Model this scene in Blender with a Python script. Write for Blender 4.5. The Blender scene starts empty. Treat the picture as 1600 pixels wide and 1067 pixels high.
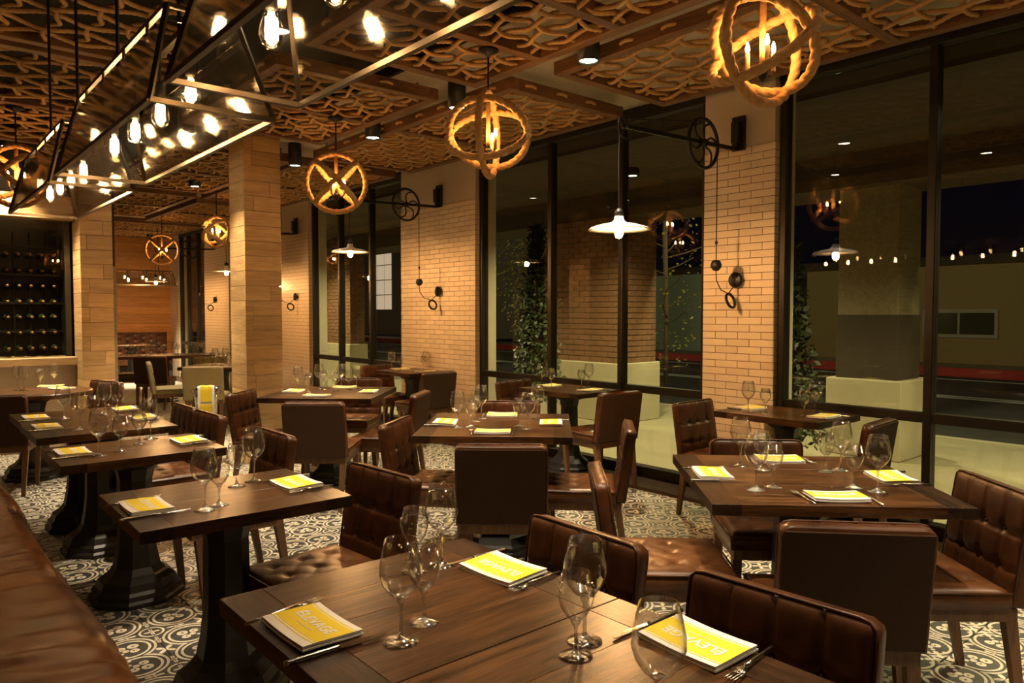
import bpy, math, random
import numpy as np
from mathutils import Vector, Matrix

random.seed(7)
SC = bpy.context.scene
COL = SC.collection
PI = math.pi

# ------------------------------------------------------------------ camera, world, exposure
# +Y runs along the window wall away from the camera, +X runs towards the windows, floor z = 0
CAM_H, YAW, PITCH, FPX = 1.45, 40.6, 2.27, 1145.0
cd = bpy.data.cameras.new('camera')
cd.sensor_width = 36.0
cd.lens = 36.0 * FPX / 1600.0
cd.clip_start, cd.clip_end = 0.03, 300
cam = bpy.data.objects.new('camera', cd)
COL.objects.link(cam)
cam.location = (0, 0, CAM_H)
cam.rotation_euler = (math.radians(90 - PITCH), 0, -math.radians(YAW))
SC.camera = cam

w = bpy.data.worlds.new('night_sky')
SC.world = w
w.use_nodes = True
bg = w.node_tree.nodes['Background']
bg.inputs[0].default_value = (0.055, 0.075, 0.20, 1)
bg.inputs[1].default_value = 0.007

vs = SC.view_settings
vs.view_transform = 'Standard'
vs.look = 'None'
vs.gamma = 1.0
vs.use_curve_mapping = False
vs.exposure = 1.15
SC.cycles.use_denoising = True
SC.cycles.sample_clamp_indirect = 30.0
SC.cycles.max_bounces = 8
SC.cycles.transparent_max_bounces = 24
SC.cycles.caustics_reflective = False
SC.cycles.caustics_refractive = False

WARM = (1.0, 0.53, 0.20)
AMBER = (1.0, 0.46, 0.14)
SOFT = (1.0, 0.80, 0.53)
LAMP_EV = 1.0          # common factor on every lamp

# ------------------------------------------------------------------ material helpers
class NT:
    """tiny expression builder on a node tree"""
    def __init__(s, name):
        s.m = bpy.data.materials.new(name)
        s.m.use_nodes = True
        s.t = s.m.node_tree
        s.b = s.t.nodes['Principled BSDF']
        s.out = s.t.nodes['Material Output']
    def n(s, typ, **kw):
        nd = s.t.nodes.new(typ)
        for k, v in kw.items():
            setattr(nd, k, v)
        return nd
    def set(s, sock, v):
        if isinstance(v, bpy.types.NodeSocket):
            s.t.links.new(v, sock)
        else:
            if hasattr(sock, 'default_value') and isinstance(v, tuple) and len(v) == 3 and sock.type == 'RGBA':
                v = (*v, 1)
            sock.default_value = v
    def m1(s, op, a, b=None, c=None, clamp=False):
        nd = s.n('ShaderNodeMath', operation=op)
        nd.use_clamp = clamp
        for i, v in enumerate((a, b, c)):
            if v is not None:
                s.set(nd.inputs[i], v)
        return nd.outputs[0]
    def mix(s, f, a, b):
        nd = s.n('ShaderNodeMix', data_type='RGBA')
        s.set(nd.inputs[0], f)
        s.set(nd.inputs[6], a)
        s.set(nd.inputs[7], b)
        return nd.outputs[2]
    def noise(s, vec, scale, detail=3.0, rough=0.55, dist=0.0):
        nd = s.n('ShaderNodeTexNoise')
        if vec is not None:
            s.t.links.new(vec, nd.inputs['Vector'])
        nd.inputs['Scale'].default_value = scale
        nd.inputs['Detail'].default_value = detail
        nd.inputs['Roughness'].default_value = rough
        nd.inputs['Distortion'].default_value = dist
        return nd.outputs['Fac']
    def coord(s, which='Object', scale=(1, 1, 1), rot=(0, 0, 0)):
        tc = s.n('ShaderNodeTexCoord')
        mp = s.n('ShaderNodeMapping')
        mp.inputs['Scale'].default_value = scale
        mp.inputs['Rotation'].default_value = rot
        s.t.links.new(tc.outputs[which], mp.inputs['Vector'])
        return mp.outputs[0]
    def rnd(s):
        return s.n('ShaderNodeObjectInfo').outputs['Random']
    def ramp(s, f, stops):
        nd = s.n('ShaderNodeValToRGB')
        cr = nd.color_ramp
        while len(cr.elements) < len(stops):
            cr.elements.new(0.5)
        for e, (p, c) in zip(cr.elements, stops):
            e.position = p
            e.color = (*c, 1) if len(c) == 3 else c
        s.t.links.new(f, nd.inputs[0])
        return nd.outputs[0]
    def bump(s, h, strength=0.3, dist=0.01):
        nd = s.n('ShaderNodeBump')
        nd.inputs['Strength'].default_value = strength
        nd.inputs['Distance'].default_value = dist
        s.t.links.new(h, nd.inputs['Height'])
        s.t.links.new(nd.outputs[0], s.b.inputs['Normal'])
    def base(s, col, rough=0.5, metal=0.0, spec=None):
        s.set(s.b.inputs['Base Color'], col)
        s.set(s.b.inputs['Roughness'], rough)
        s.b.inputs['Metallic'].default_value = metal
        if spec is not None:
            s.b.inputs['Specular IOR Level'].default_value = spec
        return s

def plain(name, col, rough=0.5, metal=0.0, var=0.12, scale=12.0, bump=0.0, spec=None):
    """colour with slight procedural mottling"""
    s = NT(name)
    f = s.noise(s.coord('Object'), scale, 3)
    lo = tuple(c * (1 - var) for c in col)
    hi = tuple(min(1, c * (1 + var)) for c in col)
    s.base(s.mix(f, lo, hi), rough, metal, spec)
    if bump:
        s.bump(f, bump)
    return s.m

def wood(name, dark, light, axis='x', rough=0.45, scale=1.0, tint=0.3, bump=0.15, spec=0.5):
    s = NT(name)
    sc = {'x': (1.2, 14, 14), 'y': (14, 1.2, 14), 'z': (14, 14, 1.2)}[axis]
    tc = s.n('ShaderNodeTexCoord')
    mp = s.n('ShaderNodeMapping')
    mp.inputs['Scale'].default_value = tuple(v * scale for v in sc)
    s.t.links.new(tc.outputs['Object'], mp.inputs['Vector'])
    rn = s.rnd()
    cmb = s.n('ShaderNodeCombineXYZ')
    for i in range(3):
        s.t.links.new(s.m1('MULTIPLY', rn, 37.0 + 11 * i), cmb.inputs[i])
    s.t.links.new(cmb.outputs[0], mp.inputs['Location'])
    f1 = s.noise(mp.outputs[0], 2.0, 5, 0.6, 0.8)
    f2 = s.noise(mp.outputs[0], 9.0, 3, 0.6)
    f = s.m1('ADD', s.m1('MULTIPLY', f1, 0.62), s.m1('MULTIPLY', f2, 0.38))
    c = s.ramp(f, [(0.36, dark), (0.64, light)])
    v = s.m1('ADD', 1 - tint / 2, s.m1('MULTIPLY', rn, tint))
    hs = s.n('ShaderNodeHueSaturation')
    s.t.links.new(c, hs.inputs['Color'])
    s.t.links.new(v, hs.inputs['Value'])
    s.base(hs.outputs[0], rough, 0.0, spec)
    s.bump(f, bump, 0.004)
    return s.m

def leather(name, dark, light, rough=0.38):
    s = NT(name)
    v = s.coord('Object')
    f = s.noise(v, 5.0, 4, 0.6, 0.4)
    g = s.noise(v, 160.0, 2)
    s.base(s.ramp(f, [(0.3, dark), (0.72, light)]), s.m1('ADD', rough - 0.08, s.m1('MULTIPLY', f, 0.2)), 0.0, 0.32)
    s.bump(s.m1('ADD', s.m1('MULTIPLY', f, 0.6), s.m1('MULTIPLY', g, 0.12)), 0.25, 0.006)
    return s.m

def emit(name, col, strength, sampling=None):
    s = NT(name)
    s.base((0.8, 0.8, 0.8), 0.4)
    s.b.inputs['Emission Color'].default_value = (*col, 1)
    s.b.inputs['Emission Strength'].default_value = strength
    if sampling:
        s.m.cycles.emission_sampling = sampling
    return s.m

def thin_glass(name, tint=(1, 1, 1), f0=0.04, rough=0.0, power=5.0):
    """thin clear sheet: straight-through light plus a Schlick mirror reflection, the same from both sides"""
    s = NT(name)
    tr = s.n('ShaderNodeBsdfTransparent')
    tr.inputs[0].default_value = (*tint, 1)
    gl = s.n('ShaderNodeBsdfGlossy')
    gl.inputs['Roughness'].default_value = rough
    lw = s.n('ShaderNodeLayerWeight')
    lw.inputs[0].default_value = 0.5
    fac = s.m1('ADD', f0, s.m1('MULTIPLY', s.m1('POWER', lw.outputs['Facing'], power), 1 - f0))
    mx = s.n('ShaderNodeMixShader')
    s.t.links.new(fac, mx.inputs[0])
    s.t.links.new(tr.outputs[0], mx.inputs[1])
    s.t.links.new(gl.outputs[0], mx.inputs[2])
    s.t.links.new(mx.outputs[0], s.out.inputs[0])
    s.t.nodes.remove(s.b)
    return s.m

TILE = 0.222
def floor_tile_material():
    """black and cream encaustic tile, a quatrefoil over every four tiles"""
    s = NT('encaustic_tile')
    g = s.n('ShaderNodeNewGeometry')
    sp = s.n('ShaderNodeSeparateXYZ')
    s.t.links.new(g.outputs['Position'], sp.inputs[0])
    per = 2 * TILE
    def fold(o):
        a = s.m1('FRACT', s.m1('ADD', s.m1('DIVIDE', o, per), 20.0 + 0.0))
        return s.m1('ABSOLUTE', s.m1('SUBTRACT', a, 0.5))
    qx, qy = fold(sp.outputs[0]), fold(sp.outputs[1])
    def dist(cx, cy):
        dx, dy = s.m1('SUBTRACT', qx, cx), s.m1('SUBTRACT', qy, cy)
        return s.m1('SQRT', s.m1('ADD', s.m1('MULTIPLY', dx, dx), s.m1('MULTIPLY', dy, dy))), dx, dy
    def ring(d, r, w):
        return s.m1('LESS_THAN', s.m1('ABSOLUTE', s.m1('SUBTRACT', d, r)), w)
    def petal(c, r0, k, ph=0.0, amt=0.5):
        d, dx, dy = c
        a = s.m1('ARCTAN2', dy, dx)
        cs = s.m1('COSINE', s.m1('ADD', s.m1('MULTIPLY', a, float(k)), ph))
        lim = s.m1('MULTIPLY', s.m1('ADD', 1 - amt, s.m1('MULTIPLY', cs, amt)), r0)
        return s.m1('LESS_THAN', d, lim)
    def mx(*a):
        r = a[0]
        for b in a[1:]:
            r = s.m1('MAXIMUM', r, b)
        return r
    lobe = dist(0.215, 0.215)
    outside = s.m1('GREATER_THAN', lobe[0], 0.262)
    def disc(cx, cy, r):
        return s.m1('LESS_THAN', dist(cx, cy)[0], r)
    clover = mx(disc(.270, .270, .052), disc(.160, .262, .043), disc(.262, .160, .043), disc(.190, .190, .030), disc(.145, .145, .020), disc(.105, .105, .024))
    eyes = mx(disc(.270, .270, .014), disc(.166, .256, .011), disc(.256, .166, .011))
    quat = mx(ring(lobe[0], 0.240, 0.0125), ring(lobe[0], 0.190, 0.0125), s.m1('SUBTRACT', clover, eyes), disc(.05, .16, .020), disc(.16, .05, .020))
    ctr = petal(dist(0.0, 0.0), 0.105, 4, PI, 0.35)
    hole = s.m1('SUBTRACT', 1.0, petal(dist(0.0, 0.0), 0.05, 4, 0, 0.3))
    ros = dist(0.5, 0.5)
    cornerpat = mx(petal(ros, 0.075, 4, 0, 0.4), ring(ros[0], 0.110, 0.011), petal(dist(0.36, 0.36), 0.0, 4))
    edge = mx(petal(dist(0.5, 0.0), 0.105, 4, PI, 0.45), petal(dist(0.0, 0.5), 0.105, 4, PI, 0.45),
              petal(dist(0.5, 0.27), 0.085, 4, 0, 0.5), petal(dist(0.27, 0.5), 0.085, 4, 0, 0.5))
    msk = mx(s.m1('MULTIPLY', ctr, hole), quat, s.m1('MULTIPLY', outside, mx(cornerpat, edge)))
    nz = s.noise(g.outputs['Position'], 18, 4, 0.6)
    cream = s.ramp(nz, [(0.3, (0.42, 0.37, 0.27)), (0.7, (0.66, 0.60, 0.47))])
    dark = s.ramp(nz, [(0.3, (0.028, 0.027, 0.026)), (0.7, (0.060, 0.058, 0.055))])
    s.base(s.mix(msk, dark, cream), 0.42)
    s.bump(nz, 0.08, 0.003)
    return s.m

M = {}
M['tile_floor'] = floor_tile_material()
M['grout'] = plain('dark_grout', (0.05, 0.045, 0.04), 0.9)
M['table_wood'] = wood('dark_walnut_top', (0.008, 0.0033, 0.0012), (0.100, 0.042, 0.0145), 'x', 0.30, 1.0, 0.5, 0.2, 0.22)
M['table_wood_y'] = wood('dark_walnut_end', (0.005, 0.0022, 0.0010), (0.042, 0.019, 0.0080), 'y', 0.33, 1.0, 0.4, 0.2, 0.22)
M['chair_wood'] = wood('oiled_walnut', (0.060, 0.027, 0.010), (0.16, 0.076, 0.029), 'z', 0.5, 1.0, 0.3)
M['pale_wood'] = wood('pale_oak', (0.34, 0.21, 0.10), (0.52, 0.35, 0.18), 'z', 0.5, 1.0, 0.2)
M['iron'] = plain('black_cast_iron', (0.018, 0.017, 0.015), 0.42, 0.0, 0.3, 30, 0.15)
M['steel'] = plain('dark_bronze_steel', (0.030, 0.024, 0.018), 0.4, 0.6)
M['black_metal'] = plain('black_painted_metal', (0.012, 0.011, 0.010), 0.45, 0.3)
M['lantern_metal'] = plain('burnished_steel', (0.085, 0.066, 0.048), 0.34, 0.9)
M['leather'] = leather('brown_leather', (0.022, 0.0068, 0.0022), (0.092, 0.031, 0.0092))
M['leather_seat'] = leather('worn_brown_leather', (0.032, 0.0105, 0.0033), (0.135, 0.050, 0.0150), 0.34)
M['back_fabric'] = plain('brown_fabric', (0.042, 0.023, 0.0130), 0.9, 0, 0.18, 60, 0.1, 0.12)
M['banquette'] = leather('caramel_leather', (0.065, 0.020, 0.0042), (0.20, 0.070, 0.015), 0.34)
M['olive'] = leather('olive_leather', (0.10, 0.075, 0.018), (0.20, 0.15, 0.045), 0.5)
M['cream_fabric'] = plain('sage_linen', (0.27, 0.23, 0.12), 0.8, 0, 0.1, 40)
M['rope'] = plain('manila_rope', (0.43, 0.25, 0.095), 0.85, 0, 0.35, 40, 0.3)
M['board'] = wood('reclaimed_board', (0.075, 0.032, 0.010), (0.20, 0.090, 0.030), 'x', 0.6, 0.8, 0.4)
M['board_y'] = wood('reclaimed_board_long', (0.075, 0.032, 0.010), (0.20, 0.090, 0.030), 'y', 0.6, 0.8, 0.4)
M['plank'] = wood('oak_cladding', (0.34, 0.20, 0.080), (0.56, 0.36, 0.155), 'x', 0.5, 0.7, 0.35)
M['plank_y'] = wood('oak_cladding_side', (0.34, 0.20, 0.080), (0.56, 0.36, 0.155), 'y', 0.5, 0.7, 0.35)
M['amber_plank'] = wood('amber_cladding', (0.40, 0.165, 0.038), (0.62, 0.29, 0.08), 'x', 0.45, 0.7, 0.4)
M['plaster'] = plain('cream_plaster', (0.50, 0.42, 0.31), 0.8, 0, 0.05, 4)
M['ceiling'] = plain('cream_ceiling', (0.52, 0.45, 0.34), 0.85, 0, 0.05, 3)
M['black_ceiling'] = plain('black_ceiling_paint', (0.012, 0.010, 0.009), 0.9)
M['dark_wall'] = plain('dark_brown_paint', (0.05, 0.035, 0.022), 0.8)
M['grey_wood'] = wood('weathered_board', (0.20, 0.16, 0.09), (0.33, 0.27, 0.17), 'x', 0.6)
s_ = NT('glazed_cream_tile')
rr = s_.rnd()
nn = s_.noise(s_.coord('Object'), 20, 2)
s_.base(s_.ramp(s_.m1('ADD', s_.m1('MULTIPLY', rr, 0.7), s_.m1('MULTIPLY', nn, 0.3)), [(0.0, (0.60, 0.48, 0.34)), (1.0, (0.75, 0.62, 0.45))]), 0.22)
M['wall_tile'] = s_.m
M['wall_grout'] = plain('brown_grout', (0.13, 0.08, 0.045), 0.9)
M['brick'] = plain('red_brick', (0.20, 0.095, 0.045), 0.85, 0, 0.35, 9, 0.2)
M['mortar'] = plain('mortar', (0.34, 0.27, 0.18), 0.9)
M['stone'] = plain('pale_stone', (0.46, 0.40, 0.27), 0.75, 0, 0.08, 3)
M['concrete'] = plain('sidewalk_concrete', (0.34, 0.29, 0.185), 0.85, 0, 0.12, 2.5)
M['asphalt'] = plain('asphalt', (0.05, 0.045, 0.04), 0.8, 0, 0.2, 8)
M['trail_white'] = plain('white_light_trail', (0.62, 0.62, 0.58), 0.7)  # glow of passing headlights put into a surface colour
M['trail_red'] = plain('red_light_trail', (0.45, 0.03, 0.02), 0.6)  # glow of passing tail lights put into a surface colour
M['green_wall'] = plain('pale_green_render', (0.42, 0.50, 0.38), 0.85)
M['tan_wall'] = plain('tan_render', (0.36, 0.25, 0.11), 0.85)
M['pale_wall'] = plain('pale_render', (0.46, 0.40, 0.32), 0.85)
M['leaf'] = plain('dark_evergreen_leaf', (0.045, 0.065, 0.020), 0.55, 0, 0.3, 3)
M['yellow_leaf'] = plain('pale_leaf', (0.30, 0.26, 0.03), 0.55, 0, 0.3, 3)
M['bark'] = plain('bark', (0.13, 0.09, 0.05), 0.9)
M['glass'] = thin_glass('clear_glass', (0.99, 0.99, 0.985), 0.09, 0.05, 2.8)
M['crystal'] = thin_glass('thick_crystal', (0.98, 0.98, 0.97), 0.24, 0.07, 1.6)
M['pane'] = thin_glass('window_glass', (0.90, 0.92, 0.88), 0.045)
M['lantern_glass'] = thin_glass('lantern_glass', (0.95, 0.93, 0.88), 0.15, 0.06, 4.0)
M['bottle'] = plain('dark_bottle_glass', (0.03, 0.035, 0.015), 0.12)
M['foil'] = plain('wine_foil', (0.30, 0.16, 0.06), 0.4, 0.3)
M['napkin'] = plain('white_cotton', (0.78, 0.76, 0.72), 0.85, 0, 0.04, 30)
M['napkin_yellow'] = plain('yellow_print', (0.80, 0.62, 0.03), 0.85, 0, 0.05, 40)
M['cutlery'] = plain('polished_steel', (0.55, 0.53, 0.50), 0.2, 1.0, 0.03)
M['chrome'] = plain('polished_chrome', (0.6, 0.58, 0.55), 0.12, 1.0, 0.03)
M['enamel'] = plain('white_enamel', (0.80, 0.76, 0.68), 0.3, 0, 0.02)
M['bulb_candle'] = emit('candle_bulb_glow', AMBER, 250 * LAMP_EV)
M['bulb_edison'] = emit('edison_bulb_glow', (1.0, 0.58, 0.24), 95 * LAMP_EV)
M['bulb_pendant'] = emit('pendant_bulb_glow', WARM, 760 * LAMP_EV)
M['can_glow'] = emit('downlight_glow', SOFT, 30, 'NONE')
M['sleeve'] = plain('ivory_candle_sleeve', (0.55, 0.42, 0.24), 0.6)

# ------------------------------------------------------------------ mesh helpers
class MB:
    def __init__(s):
        s.v, s.f = [], []
    def add(s, v, f):
        o = len(s.v)
        s.v += [tuple(map(float, p)) for p in v]
        s.f += [tuple(i + o for i in q) for q in f]
        return s
    def box(s, x0, x1, y0, y1, z0, z1):
        v = [(x, y, z) for x in (x0, x1) for y in (y0, y1) for z in (z0, z1)]
        return s.add(v, [(0, 1, 3, 2), (4, 6, 7, 5), (0, 4, 5, 1), (2, 3, 7, 6), (0, 2, 6, 4), (1, 5, 7, 3)])
    def cbox(s, x0, x1, y0, y1, z0, z1, b=0.004):
        """box with chamfered edges"""
        b = min(b, (x1 - x0) * .45, (y1 - y0) * .45, (z1 - z0) * .45)
        X, Y, Z = (x0, x1), (y0, y1), (z0, z1)
        v, idx = [], {}
        for i in (0, 1):
            for j in (0, 1):
                for k in (0, 1):
                    sx, sy, sz = (1 - 2 * i), (1 - 2 * j), (1 - 2 * k)
                    for a in range(3):
                        p = [X[i] + sx * b, Y[j] + sy * b, Z[k] + sz * b]
                        p[a] = (X[i], Y[j], Z[k])[a]
                        idx[(i, j, k, a)] = len(v)
                        v.append(tuple(p))
        f = []
        g = lambda i, j, k, a: idx[(i, j, k, a)]
        for i in (0, 1):
            q = [g(i, 0, 0, 0), g(i, 1, 0, 0), g(i, 1, 1, 0), g(i, 0, 1, 0)]
            f.append(q if i else q[::-1])
            q = [g(0, i, 0, 1), g(0, i, 1, 1), g(1, i, 1, 1), g(1, i, 0, 1)]
            f.append(q if i else q[::-1])
            q = [g(0, 0, i, 2), g(1, 0, i, 2), g(1, 1, i, 2), g(0, 1, i, 2)]
            f.append(q if i else q[::-1])
        for i in (0, 1):
            for j in (0, 1):
                q = [g(i, j, 0, 0), g(i, j, 0, 1), g(i, j, 1, 1), g(i, j, 1, 0)]
                f.append(q if i == j else q[::-1])
                q = [g(i, 0, j, 0), g(i, 1, j, 0), g(i, 1, j, 2), g(i, 0, j, 2)]
                f.append(q[::-1] if i == j else q)
                q = [g(0, i, j, 1), g(1, i, j, 1), g(1, i, j, 2), g(0, i, j, 2)]
                f.append(q if i == j else q[::-1])
                for k in (0, 1):
                    q = [g(i, j, k, 0), g(i, j, k, 1), g(i, j, k, 2)]
                    f.append(q if (i + j + k) % 2 else q[::-1])
        return s.add(v, f)
    def bar(s, p, q, w, h=None, up=(0, 0, 1)):
        """rectangular bar between two points"""
        h = h or w
        p, q = Vector(p), Vector(q)
        t = (q - p).normalized()
        u = Vector(up)
        if abs(t.dot(u)) > 0.98:
            u = Vector((1, 0, 0))
        r = t.cross(u).normalized()
        u = r.cross(t)
        v = [c + r * (a * w / 2) + u * (b * h / 2) for c in (p, q) for a, b in ((-1, -1), (1, -1), (1, 1), (-1, 1))]
        return s.add(v, [(3, 2, 1, 0), (4, 5, 6, 7)] + [(i, (i + 1) % 4, 4 + (i + 1) % 4, 4 + i) for i in range(4)])
    def taper(s, p, q, w0, d0, w1, d1):
        """leg: rectangle w0 x d0 at p, w1 x d1 at q"""
        v = []
        for (x, y, z), w_, d_ in ((p, w0, d0), (q, w1, d1)):
            v += [(x - w_ / 2, y - d_ / 2, z), (x + w_ / 2, y - d_ / 2, z), (x + w_ / 2, y + d_ / 2, z), (x - w_ / 2, y + d_ / 2, z)]
        return s.add(v, [(0, 1, 2, 3), (7, 6, 5, 4)] + [(i, 4 + i, 4 + (i + 1) % 4, (i + 1) % 4) for i in range(4)])
    def lathe(s, prof, n=20, c=(0, 0, 0), sx=1.0, sy=1.0, rot=0.0, cap=True):
        v, f = [], []
        for r, z in prof:
            for i in range(n):
                a = rot + 2 * PI * i / n
                v.append((c[0] + r * sx * math.cos(a), c[1] + r * sy * math.sin(a), c[2] + z))
        for k in range(len(prof) - 1):
            for i in range(n):
                j = (i + 1) % n
                f.append((k * n + i, k * n + j, (k + 1) * n + j, (k + 1) * n + i))
        if cap:
            if prof[0][0] > 1e-5:
                f.append(tuple(range(n))[::-1])
            if prof[-1][0] > 1e-5:
                f.append(tuple((len(prof) - 1) * n + i for i in range(n)))
        return s.add(v, f)
    def tube(s, path, r, n=8, closed=False, lobes=0, amp=0.16, pitch=0.05):
        P = np.array(path, float)
        m = len(P)
        if closed:
            T = np.roll(P, -1, 0) - np.roll(P, 1, 0)
        else:
            T = np.gradient(P, axis=0)
        T /= np.linalg.norm(T, axis=1)[:, None] + 1e-12
        ref = np.array([0, 0, 1.0]) if abs(T[0][2]) < 0.9 else np.array([1.0, 0, 0])
        nv = np.cross(T[0], ref)
        nv /= np.linalg.norm(nv)
        Nn = [nv]
        for i in range(1, m):
            a = Nn[-1] - T[i] * np.dot(Nn[-1], T[i])
            Nn.append(a / (np.linalg.norm(a) + 1e-12))
        Nn = np.array(Nn)
        B = np.cross(T, Nn)
        sl = np.concatenate([[0], np.cumsum(np.linalg.norm(np.diff(P, axis=0), axis=1))])
        th = np.arange(n) * 2 * PI / n
        tw = np.zeros(m) if not lobes else sl / pitch * 2 * PI / 1.0
        if closed and lobes:
            L = sl[-1] + np.linalg.norm(P[0] - P[-1])
            tw = sl / L * 2 * PI * round(L / pitch)
        R = r * (1 + amp * .3 - amp * (1 - np.abs(np.cos((lobes * th[None, :] - tw[:, None]) / 2))) ** 1.3) if lobes else np.full((m, n), r)
        V = P[:, None, :] + R[:, :, None] * (np.cos(th)[None, :, None] * Nn[:, None, :] + np.sin(th)[None, :, None] * B[:, None, :])
        f = []
        for k in range(m if closed else m - 1):
            k2 = (k + 1) % m
            for i in range(n):
                j = (i + 1) % n
                f.append((k * n + i, k * n + j, k2 * n + j, k2 * n + i))
        if not closed:
            f.append(tuple(range(n))[::-1])
            f.append(tuple((m - 1) * n + i for i in range(n)))
        return s.add(V.reshape(-1, 3).tolist(), f)
    def mesh(s, name, mat=None, smooth=False):
        me = bpy.data.meshes.new(name)
        me.from_pydata(s.v, [], s.f)
        if smooth:
            me.polygons.foreach_set('use_smooth', [True] * len(me.polygons))
        me.update()
        if mat:
            me.materials.append(M[mat] if isinstance(mat, str) else mat)
        return me

def link(name, data, parent=None, loc=(0, 0, 0), rot=(0, 0, 0), scale=(1, 1, 1)):
    o = bpy.data.objects.new(name, data)
    COL.objects.link(o)
    if parent is not None:
        o.parent = parent
    o.location, o.rotation_euler, o.scale = loc, rot, scale
    return o

def obj(name, mb, mat, parent=None, loc=(0, 0, 0), rot=(0, 0, 0), smooth=False):
    return link(name, mb.mesh(name, mat, smooth), parent, loc, rot)

def tag(o, label, cat=None, group=None, kind=None):
    if label:
        o['label'] = label
    if cat:
        o['category'] = cat
    if group:
        o['group'] = group
    if kind:
        o['kind'] = kind
    return o

def thing(name, label, cat, loc=(0, 0, 0), rz=0.0, group=None):
    return tag(link(name, None, None, loc, (0, 0, rz)), label, cat, group)

def struct(name, mb=None, mat=None, label=None, smooth=False):
    o = obj(name, mb, mat, smooth=smooth) if mb else link(name, None)
    return tag(o, label, None, None, 'structure')

def copy_tree(src, parent=None):
    """a copy of a thing with copies of its parts and sub-parts (mesh data shared)"""
    c = src.copy()
    COL.objects.link(c)
    c.parent = parent
    for ch in src.children:
        copy_tree(ch, c)
    return c

def boxed(*a, b=None):
    m = MB()
    return m.cbox(*a, b) if b else m.box(*a)


# ------------------------------------------------------------------ floor
XW = 5.03           # face of the tiled pillars
GX = 5.13           # plane of the window glass
YB = 18.0           # end wall of the far room
floor = struct('floor', boxed(-0.6, 5.35, -2.2, YB + .2, -0.12, -0.012), 'grout', 'patterned tile floor of the dining room')
tile_me = boxed(-TILE / 2 + .0012, TILE / 2 - .0012, -TILE / 2 + .0012, TILE / 2 - .0012, -0.012, 0, b=.0012).mesh('tile', 'tile_floor')
spots = []
ix0, ix1 = math.floor(-0.6 / TILE), math.floor(4.74 / TILE)
fwx, fwy = math.sin(math.radians(YAW)), math.cos(math.radians(YAW))
for ix in range(ix0, ix1):
    for iy in range(-10, int(YB / TILE)):
        cx, cy = (ix + .5) * TILE, (iy + .5) * TILE
        d = cx * fwx + cy * fwy
        lat = cx * fwy - cy * fwx
        vis = d > 2.4 and abs(lat) < d * .72 and cx > 0.45
        spots.append((0 if vis else 1, d, cx, cy))
spots.sort()
rest = MB()
for k, (nv, d, cx, cy) in enumerate(spots):
    if k < 300:
        link('tile', tile_me, floor, (cx, cy, 0))
    else:
        h = TILE / 2 - .0012
        rest.box(cx - h, cx + h, cy - h, cy + h, -.012, 0)
tag(obj('tile_field', rest, 'tile_floor', floor), 'floor tiles farther back', kind='stuff')
obj('border_strip', boxed(ix1 * TILE, 5.35, -2.2, YB, -0.012, 0.0), 'table_wood_y', floor)

# ------------------------------------------------------------------ walls and ceilings
ZC = 3.26           # cream soffit along the windows
ZB = 3.62           # black ceiling over the inner part
SX = 3.02           # where the soffit starts
struct('ceiling', boxed(SX, 5.35, -2.2, YB, ZC, ZC + .08), 'ceiling', 'cream plaster soffit along the windows')
struct('ceiling_black', boxed(-0.6, SX, -2.2, YB, ZB, ZB + .08), 'black_ceiling', 'black painted ceiling above the rope nets')
struct('trim_1', boxed(SX - .03, SX, -2.2, YB, ZC, ZB), 'black_ceiling', 'dark edge of the raised ceiling')
struct('wall_left', boxed(-0.60, -0.50, -2.2, 9.0, 0, ZB), 'dark_wall', 'dark wall behind the leather banquette')
struct('wall_front', boxed(-0.6, 5.35, -2.3, -2.2, 0, ZB), 'dark_wall', 'dark wall behind the viewer')

# tiled pillars between the windows
CH, TL, TT = 0.0565, 0.200, 0.012
ZT = CH * 48        # top of the tiling
def tile_mesh(wd):
    return boxed(-TT, 0, 0.0, wd - .004, 0.002, CH - .002, b=.0015).mesh('tile', 'wall_tile')
TMESH = {}
def tmesh(wd):
    k = round(wd, 3)
    if k not in TMESH:
        TMESH[k] = tile_mesh(k)
    return TMESH[k]
def pillar(n, y0, y1, single_rows, label):
    root = struct('pillar_%d' % n, boxed(XW + TT, 5.34, y0 + TT, y1, 0, ZC), 'plaster', label)
    obj('grout_bed', boxed(XW + .004, XW + TT + .001, y0 + .004, y1 - .002, 0, ZT), 'wall_grout', root)
    obj('grout_bed', boxed(XW + .004, GX - .03, y0 + .004, y0 + TT + .001, 0, ZT), 'wall_grout', root)
    rest = MB()
    for r in range(48):
        off = 0.0 if r % 2 else TL / 2
        y = y0
        cuts = [y0]
        e = y0 + off if off else y0 + TL
        while e < y1 - .03:
            cuts.append(e)
            e += TL
        cuts.append(y1)
        for a, b in zip(cuts, cuts[1:]):
            if r in single_rows:
                link('tile', tmesh(b - a), root, (XW + TT, a, r * CH))
            else:
                rest.box(XW, XW + TT, a, b - .004, r * CH + .002, r * CH + CH - .002)
        # the narrow return beside the window frame
        if r in single_rows and y1 - y0 < 1.0:
            link('return_tile', RET, root, (XW + .002, y0 + TT, r * CH))
        else:
            rest.box(XW + .002, XW + .068, y0, y0 + TT, r * CH + .002, r * CH + CH - .002)
    if rest.v:
        tag(obj('tile_field', rest, 'wall_tile', root), 'cream tiles', kind='stuff')
    return root
RET = boxed(0, .066, -TT, 0, .002, CH - .002, b=.0015).mesh('return_tile', 'wall_tile')
pillar(1, 2.88, 3.50, range(6, 48), 'narrow cream tiled pillar between the two nearest windows')
pillar(2, 6.50, 8.05, range(11, 48), 'broad cream tiled pillar left of the middle window')
pillar(3, 10.72, 11.75, (), 'cream tiled pillar just right of the oak clad column')
pillar(4, 14.20, 15.60, (), 'cream tiled pillar seen left of the oak clad column')
pillar(5, 17.45, YB, (), 'narrow tiled pillar beside the far amber wall')

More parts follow.
